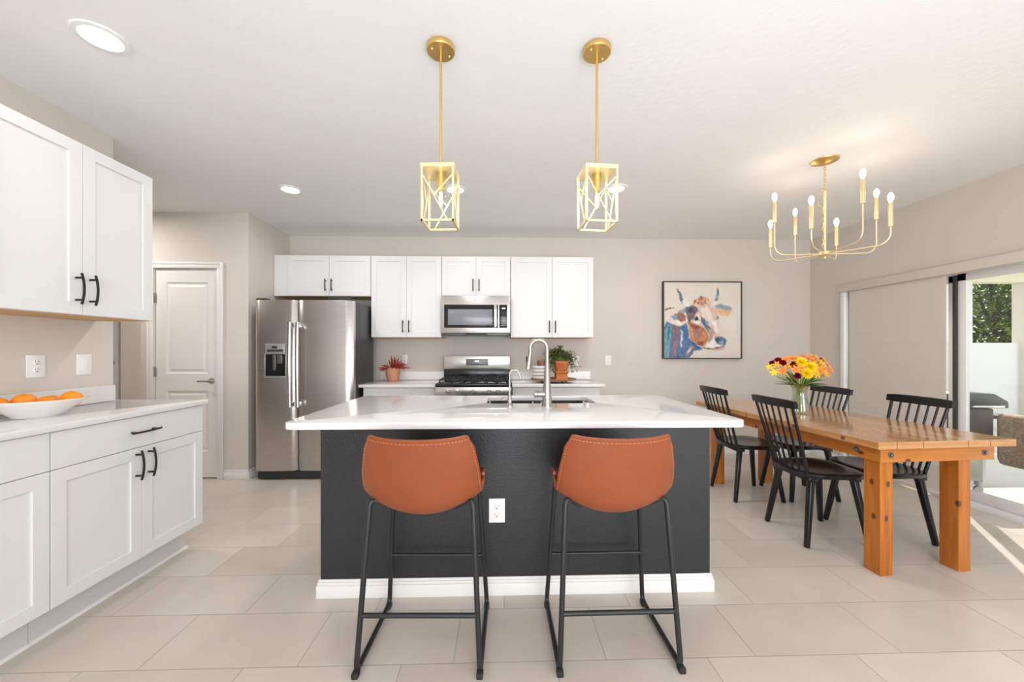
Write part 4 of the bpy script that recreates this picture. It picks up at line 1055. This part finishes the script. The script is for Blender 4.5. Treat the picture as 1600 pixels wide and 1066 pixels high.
def petal(m, base, dirv, up, L_, W_, curl=.3, n=5):
    dirv = dirv.normalized(); side = dirv.cross(up).normalized(); up2 = side.cross(dirv)
    V = []; F = []
    for i in range(n+1):
        u = i/n; w = W_*math.sin(PI*min(1, u*.9+.08))**.8*.5 if i < n else .0008
        c = base+dirv*(L_*u)+up2*(curl*L_*u*u)
        V += [c-side*w, c+up2*(-w*.25), c+side*w]
    for i in range(n):
        F += [(i*3, i*3+1, i*3+4, i*3+3), (i*3+1, i*3+2, i*3+5, i*3+4)]
    m.faces(V, F)
def bloom_mesh(kind, axis, size, rnd):
    m = MB(); A = axis.normalized(); q = A.to_track_quat('Z', 'Y'); 
    if kind == 'mum':
        for ring, (n, el, L_) in enumerate(((18, -5, 1.0), (18, 15, .98), (16, 35, .9), (12, 52, .75), (8, 70, .55))):
            for k in range(n):
                a = 2*PI*(k+.5*ring)/n+rnd.uniform(-.1, .1); e = R(el+rnd.uniform(-5, 5))
                d_ = Vector((math.cos(a)*math.cos(e), math.sin(a)*math.cos(e), math.sin(e))); petal(m, q @ (d_*size*.08), q @ d_, A, size*L_, size*.24, .12, 3)
    elif kind == 'carn':
        for ring, (n, el, L_) in enumerate(((9, 0, 1.0), (9, 25, .95), (8, 48, .85), (5, 70, .7))):
            for k in range(n):
                a = 2*PI*(k+.4*ring)/n+rnd.uniform(-.2, .2); e = R(el+rnd.uniform(-8, 8))
                d_ = Vector((math.cos(a)*math.cos(e), math.sin(a)*math.cos(e), math.sin(e))); petal(m, Vector((0, 0, 0)), q @ d_, A, size*L_, size*.62, .25, 4)
    else:
        for k in range(6):
            a = 2*PI*k/6+rnd.uniform(-.1, .1); e = R(38 if k % 2 else 30)
            d_ = Vector((math.cos(a)*math.cos(e), math.sin(a)*math.cos(e), math.sin(e))); petal(m, Vector((0, 0, 0)), q @ d_, A, size*1.05, size*(.52 if k % 2 else .42), -.35, 5)
        for k in range(5):
            a = 2*PI*k/5; e = R(62); d_ = q @ Vector((math.cos(a)*math.cos(e), math.sin(a)*math.cos(e), math.sin(e))); m.tube([Vector((0, 0, 0)), d_*size*.6], .0008, 4)
    return m
FL = [('mum', 640, 235, 'y', .040, -.10), ('mum', 775, 300, 'y', .043, -.12), ('mum', 720, 390, 'y', .040, -.14),
      ('carn', 240, 250, 'r', .026, -.02), ('carn', 320, 215, 'r', .030, -.04), ('carn', 385, 245, 'r', .028, -.05), ('carn', 540, 268, 'r', .030, -.05), ('carn', 585, 425, 'm', .028, -.11), ('carn', 905, 195, 'm', .020, .06),
      ('lily', 375, 352, 'o', .036, -.11), ('lily', 430, 200, 'o', .034, .0), ('lily', 575, 335, 'o', .038, -.13), ('lily', 565, 190, 'o', .036, .03), ('lily', 740, 180, 'o', .036, .02), ('lily', 845, 180, 'g', .034, .04),
      ('lily', 915, 255, 'g', .036, -.03), ('lily', 1000, 275, 'o', .034, .02), ('lily', 1035, 335, 'o', .034, -.03), ('lily', 845, 400, 'g', .034, -.09), ('lily', 905, 350, 'o', .036, -.08), ('lily', 965, 395, 'g', .034, -.05),
      ('lily', 205, 300, 'yy', .026, -.03), ('lily', 265, 372, 'yy', .028, -.08), ('lily', 640, 315, 'g', .028, -.10), ('lily', 300, 270, 'g', .028, -.09), ('lily', 490, 180, 'g', .028, .05), ('lily', 660, 165, 'o', .030, .08), ('carn', 690, 250, 'r', .03, 0), ('lily', 800, 220, 'o', .034, .0), ('lily', 870, 300, 'g', .034, -.02), ('lily', 960, 330, 'g', .034, -.02), ('lily', 1010, 390, 'o', .030, .0), ('lily', 880, 220, 'o', .034, .03), ('lily', 790, 160, 'g', .032, .06), ('lily', 450, 290, 'g', .026, -.06), ('lily', 950, 215, 'g', .030, .04)]
mats = {'y': 'petal_yellow', 'r': 'petal_red', 'm': 'petal_magenta', 'o': 'petal_orange', 'g': 'petal_gold', 'yy': 'petal_yellow'}
names = {'mum': ('chrysanthemum', 'large yellow chrysanthemum at the front of the bouquet in the glass vase', 'yellow chrysanthemums in the vase'),
         'carn': ('carnation', 'dark red ruffled bloom in the bouquet on the table', 'dark red blooms in the vase'),
         'lily': ('alstroemeria', 'orange or golden lily-like bloom in the bouquet on the table', 'orange lily blooms in the vase')}
mum_lab = ['yellow chrysanthemum highest of the three in the glass vase', 'yellow chrysanthemum furthest right of the three in the glass vase', 'yellow chrysanthemum lowest of the three in the glass vase']
rnd = random.Random(3); mi = 0
for kind, px, py, cc, size, dz in FL:
    u = 1180+px/8.88; vv = 540+py/8.88; zc = 2.93+dz
    p = room((u-800)/600*zc, zc); p.z = 1.22-(vv-548)/600*zc
    nm, lb, gp = names[kind]
    if kind == 'mum': lb = mum_lab[mi]; mi += 1
    if cc == 'm': lb = 'purple ruffled bloom ' + ('low at the front of the bouquet' if py > 400 else 'peeking out high at the right of the bouquet')
    if cc == 'yy': lb = 'small yellow lily bloom at the far left of the bouquet ' + ('above its neighbour' if py < 350 else 'hanging lowest there')
    tf = thing(nm, (p.x, p.y, p.z), 0, lb, 'flower', gp)
    ax = Vector(((p.x-vb.x)*.9-.05, (p.y-vb.y)*.6-.22, (p.z-1.0)*.8+.07))
    bloom_mesh(kind, ax, size, rnd).build('bloom', M[mats[cc]], tf, smooth=True)
    ft = Vector((vb.x+rnd.uniform(-.02, .02), vb.y+rnd.uniform(-.02, .02), VZ+.03))-p
    nk = Vector((vb.x+(p.x-vb.x)*.10, vb.y+(p.y-vb.y)*.10, VZ+.19))-p
    a = ax.normalized()
    MB().tube([Vector((0, 0, 0)), -a*.03+Vector((0, 0, -.015)), nk*.55+Vector((0, 0, .01)), nk, ft], [.0022, .0024, .0026, .0026, .0026], 6).build('stem', M['stem'], tf)
for i in range(26):
    a = rnd.uniform(0, 2*PI) if i > 5 else [PI*1.1, PI*.98, -.15, .1, PI*1.35, PI*1.6][i]; el = rnd.uniform(.15, 1.0) if i > 5 else .3
    tf = thing('leaf_sprig', (vb.x, vb.y, VZ+.205), 0, 'green blade leaves fanning out under the blooms of the bouquet', 'leaf', 'green leaves in the vase')
    d_ = Vector((math.cos(a)*math.cos(el), math.sin(a)*math.cos(el), math.sin(el))); m_ = MB()
    petal(m_, d_*.03, d_, Vector((0, 0, 1)), rnd.uniform(.10, .165), .040, -.20, 8); m_.build('leaf_blade', M['leaf'], tf)
    MB().tube([d_*.035, Vector((0, 0, -.03)), Vector((rnd.uniform(-.015, .015), rnd.uniform(-.015, .015), -.15))], .0018, 5).build('stem', M['stem'], tf)

# ------------------------------------------------------------------ fruit bowl
bx, by = -2.155, 1.845
t = MB().lathe([(0, 0), (.075, 0), (.078, .005), (.115, .035), (.150, .066), (.168, .078), (.170, .082), (.160, .080), (.110, .044), (.07, .012), (0, .010)], (0, 0, 0), 56, close=False).build('fruit_bowl', M['porcelain'], loc=(bx, by, .9145))
tag(t, 'wide shallow white bowl of oranges on the left counter', 'bowl')
for (dx_, dy_, z, r_, lb) in ((-.075, -.085, .062, .040, 'orange at the left picture edge in the white bowl'), (-.045, -.01, .070, .041, 'orange second from the left in the white bowl, set high'), (.01, .03, .058, .036, 'orange lying lowest in the middle of the white bowl'),
                   (.075, .075, .073, .040, 'large orange at the right end of the white bowl'), (.055, -.05, .050, .034, 'orange at the front of the white bowl, mostly below the rim'), (-.03, .085, .055, .036, 'orange at the wall side of the white bowl, mostly hidden')):
    o = thing('orange', (bx+dx_, by+dy_, .9145+z), 0, lb, 'orange', 'oranges in the white bowl')
    MB().ell((0, 0, 0), r_, r_*.98, r_*.90, 28, 18).build('fruit', M['orange'], o)
    MB().lathe([(.0045, 0), (.0045, .002), (.002, .003)], (r_*.3, -r_*.3, r_*.78), 8).build('stem_end', M['stem'], o)

# ------------------------------------------------------------------ decor on the back counters
t = thing('potted_plant', (-1.18, 4.22, Zc+.0005), 0, 'terracotta vase with spiky rust-red dried stems left of the range', 'potted plant')
MB().lathe([(0, 0), (.050, 0), (.056, .012), (.072, .060), (.076, .095), (.072, .130), (.064, .150), (.058, .152), (.062, .13), (.05, .12), (0, .12)], (0, 0, 0), 40, close=False).build('vase', M['terracotta'], t)
rnd = random.Random(5); m_ = MB()
for i in range(42):
    a = rnd.uniform(0, 2*PI); el = rnd.uniform(.25, 1.45) if i > 8 else rnd.uniform(.15, .4); L_ = rnd.uniform(.10, .17)
    d_ = Vector((math.cos(a)*math.cos(el), math.sin(a)*math.cos(el), math.sin(el))); b0 = Vector((d_.x*.03, d_.y*.03, .135))
    P = [b0+d_*L_*u+Vector((0, 0, -.02*u*u*math.cos(el)*2)) for u in (0, .3, .6, .85, 1)]
    m_.tube(P, [.003, .006, .0062, .005, .001], 6)
m_.build('dried_stems', M['rust_leaf'], t)
# tray
tx, ty = .56, 4.10
t = thing('serving_tray', (tx, ty, Zc+.0005), 0, 'round footed wooden tray on the right back counter', 'tray')
MB().lathe([(0, .022), (.235, .022), (.243, .026), (.245, .034), (.240, .036), (.232, .032), (0, .032)], (0, 0, 0), 48, close=False).build('tray_plate', M['tray_wood'], t)
for a in (225, 315, 45, 135): MB().lathe([(.012, 0), (.016, .008), (.014, .023)], (.16*math.cos(R(a)), .16*math.sin(R(a)), 0), 14).build('foot', M['tray_wood'], t)
TZ = Zc+.0005+.0325
pos = ['bottom', 'second from the bottom', 'second from the top', 'top']
for k in range(4):
    o = MB().lathe([(0, 0), (.070, 0), (.084, .006), (.090, .018), (.090, .034), (.087, .035), (.085, .02), (.07, .010), (0, .008)], (0, 0, 0), 40, close=False).build('stacked_bowl', M['porcelain'], loc=(tx-.138, ty-.01, TZ+.0355*k))
    tag(o, 'white bowl %s in the stack on the wooden tray' % pos[k] if k in (0, 3) else 'white bowl %s of the stack on the wooden tray' % pos[k], 'bowl', 'stack of white bowls on the tray')
o = thing('wooden_cup', (tx-.128, ty-.01, TZ+.0355*3+.0085), 0, 'small brown carved openwork cup on top of the white bowls', 'cup')
MB().lathe([(0, .0), (.030, .0), (.040, .02), (.043, .05), (.040, .085), (.036, .085), (.037, .05), (.03, .01), (0, .008)], (0, 0, 0), 28, close=False).build('cup_body', M['tray_wood'], o)
m_ = MB()
for k in range(8):
    a = 2*PI*k/8; P = [(.044*math.cos(a+.5*s_), .044*math.sin(a+.5*s_), .045+.035*math.cos(s_*PI)) for s_ in (-1, -.5, 0, .5, 1)]; m_.tube(P, .0028, 6)
m_.build('carved_rib', M['bark'], o)
# trailing plant
o = thing('trailing_plant', (tx+.075, ty-.04, TZ), R(8), 'trailing green herb plant in a stacked terracotta planter on the tray', 'potted plant')
MB().lathe([(.072, 0), (.062, .006), (.060, .055), (.075, .075), (.075, .085)], (0, 0, 0), 4, sx=1.15, sy=1.0).xform(Matrix.Rotation(R(45), 4, 'Z')).build('pedestal', M['terracotta_deep'], o, smooth=False)
MB().lathe([(.045, .086), (.055, .10), (.062, .17), (.066, .175), (.066, .19), (.058, .19), (.055, .18), (0, .178)], (0, 0, 0), 28, close=False).build('pot', M['terracotta_deep'], o)
rnd = random.Random(11); m_ = MB(); st_ = MB()
for i in range(80):
    a = rnd.uniform(-.9, PI+.9) if i % 3 else rnd.uniform(0, 2*PI); rr = rnd.uniform(.06, .155); h_ = rnd.uniform(.0, .10)
    if math.sin(a) < -.5: h_ += .03; rr *= .7
    b0 = Vector((0, 0, .18)); mid_ = Vector((math.cos(a)*rr*.6, math.sin(a)*rr*.45, .205+h_)); end = Vector((math.cos(a)*rr, math.sin(a)*rr*.6, .19+h_-rnd.uniform(-.04, .16)*(1 if abs(math.cos(a)) > .5 else .2)))
    P = [b0*(1-u)**2+mid_*2*u*(1-u)*1.2+end*u*u for u in [k/8 for k in range(9)]]
    st_.tube(P, .0016, 5)
    for k in range(2, 9):
        for s_ in range(4):
            d_ = (Vector((rnd.uniform(-1, 1), rnd.uniform(-1, 1), rnd.uniform(-.4, 1)))+(P[k]-P[k-1]).normalized()*.8).normalized()
            petal(m_, P[k], d_, Vector((0, .3, 1)), rnd.uniform(.022, .040), .007, .1, 2)
st_.build('stems', M['stem'], o); m_.build('foliage', M['herb_leaf'], o); o.scale = (1.3, 1.3, 1.0)

# ------------------------------------------------------------------ outdoors
struct(MB().box(XR+.15, 16, -6, 16, -.10, -.03).build('patio_floor', M['patio'], smooth=False))
tag(MB().box(6.0, 12.5, 6.0, 6.08, -.03, 1.345, .004).build('privacy_wall', M['vinyl_white']), 'low white panel wall closing the end of the patio', 'fence')
t = thing('patio_cover', (0, 0, 0), 0, 'pale patio roof with header beam and posts beyond the sliding door', 'patio cover')
MB().box(XR+.16, 9.5, 5.3, 6.3, 2.46, 2.56).build('roof_slab', M['soffit'], t, smooth=False)
MB().box(XR+.16, 9.5, 5.92, 6.10, 2.32, 2.56).build('header_beam', M['soffit'], t, smooth=False)
MB().box(7.22, 7.50, 5.9, 6.1, -.03, 2.32, .004).build('post', M['vinyl_white'], t)
MB().box(8.40, 9.2, 5.93, 6.09, -.03, 2.32, .01).build('column', M['stucco'], t)
rnd = random.Random(21)
def bush(label, x, y, rx, ry, z0, z1, n):
    t = thing('tree', (x, y, -.03), rnd.uniform(0, 6), label, 'tree')
    tr = MB(); tr.tube([(0, 0, 0), (.05, 0, z0+.2), (0, .05, (z0+z1)/2)], [.12, .09, .04], 8)
    for k in range(9):
        a = k*2.4; tr.tube([(0, 0, z0+.1+k*.12), (math.cos(a)*rx*.5, math.sin(a)*ry*.5, z0+.5+k*.22), (math.cos(a)*rx*.85, math.sin(a)*ry*.85, z0+.9+k*.24)], [.04, .025, .01], 6)
    tr.build('trunk', M['bark'], t); m_ = MB()
    for i in range(n):
        a = rnd.uniform(0, 2*PI); c_ = rnd.uniform(-1, 1); rr = rnd.uniform(.55, 1)**.5; s_ = math.sqrt(1-c_*c_)
        p = Vector((math.cos(a)*s_*rx*rr, math.sin(a)*s_*ry*rr, (z0+z1)/2+c_*(z1-z0)/2*rr)); d_ = Vector((rnd.uniform(-1, 1), rnd.uniform(-1, 1), rnd.uniform(-.7, .5))).normalized()
        petal(m_, p, d_, Vector((rnd.uniform(-.3, .3), rnd.uniform(-.3, .3), 1)), rnd.uniform(.10, .17), .075, -.2, 2)
    return m_.build('foliage', M['tree_leaf'], t)
bush('dense leafy green tree above the low patio wall, behind the white post', 9.0, 8.4, 1.15, 1.1, .7, 4.2, 6500)
bush('dense leafy green tree above the low patio wall, in the middle of the opening', 11.5, 8.6, 1.2, 1.2, .7, 4.3, 8000)
bush('dense leafy green tree above the low patio wall, behind the beige column', 13.9, 9.4, 1.2, 1.2, .7, 4.5, 6000)
bush('tall leafy green tree furthest back beyond the low patio wall', 14.5, 14.2, 3.8, 1.6, .3, 6.0, 11000)
# grill
v = room(4.03, 3.48)
t = thing('gas_grill', (v.x, v.y, -.03), -TH, 'dark hooded grill on a steel cart standing on the patio', 'grill')
hd = MB(); prof = [(-.20, 0), (-.20, .115), (-.14, .135), (.10, .125), (.215, .060), (.22, 0)]
b = bmesh.new(); A = [b.verts.new((x, -.20, .755+z)) for x, z in prof]; B = [b.verts.new((x, .20, .755+z)) for x, z in prof]
b.faces.new(A); b.faces.new(B[::-1])
for k in range(6): b.faces.new((A[k], B[k], B[(k+1) % 6], A[(k+1) % 6]))
bmesh.ops.recalc_face_normals(b, faces=b.faces); bmesh.ops.bevel(b, geom=b.edges[:], offset=.010, segments=2, profile=.5, affect='EDGES'); hd._add(b); hd.build('hood', M['grill_hood'], t)
MB().box(-.19, .10, -.19, .19, .505, .75, .01).build('firebox', M['grill_brown'], t)
MB().box(.10, .36, -.17, .17, .66, .685, .005).build('side_shelf', M['grill_brown'], t)
MB().tube([(-.14, -.24, .775), (.12, -.24, .775)], .010, 10).tube([(-.14, -.24, .775), (-.14, -.195, .785)], .006, 8).tube([(.12, -.24, .775), (.12, -.195, .785)], .006, 8).build('hood_handle', M['chrome'], t)
MB().box(-.18, .015, -.18, .18, .13, .505, .004).build('cart_cabinet', M['galvanised'], t)
for y in (-.165, .165): MB().beam((.03, y, .12), (.03, y, .505), .028, .028).build('cart_post', M['vinyl_white'], t)
for x, y in ((.01, -.15), (.01, .15), (-.16, -.15), (-.16, .15)):
    m_ = MB(); m_.lathe([(.034, -.012), (.040, -.008), (.040, .008), (.034, .012)], (x, y, .0405), 20, 'Y'); m_.box(x-.018, x+.018, y-.018, y+.018, .085, .13, .004); m_.build('caster', M['galvanised'], t)
# wicker chair with cushion
v = room(4.36, 2.86)
t = thing('wicker_armchair', (v.x+.02, v.y-.02, -.03), R(0), 'brown wicker outdoor armchair with pale cushion beside the grill', 'armchair')
m_ = MB(); m_.box(-.32, .38, -.38, .38, .30, .42, .03); m_.box(-.34, -.22, -.38, .38, .32, .73, .04, 3); m_.box(-.30, .38, .28, .40, .30, .64, .04, 3); m_.box(-.30, .38, -.40, -.28, .30, .64, .04, 3)
m_.build('wicker_body', M['wicker'], t)
for x, y in ((.02, -.33), (-.02, .33), (.34, -.33), (.34, .33)): MB().box(x-.02, x+.02, y-.02, y+.02, 0, .31, .003).build('leg', M['wicker'], t)
MB().box(-.20, .36, -.27, .27, .405, .52, .04, 3).build('seat_cushion', M['cushion'], t)
MB().box(-.21, -.08, -.26, .26, .53, .86, .04, 3).build('back_cushion', M['cushion'], t)
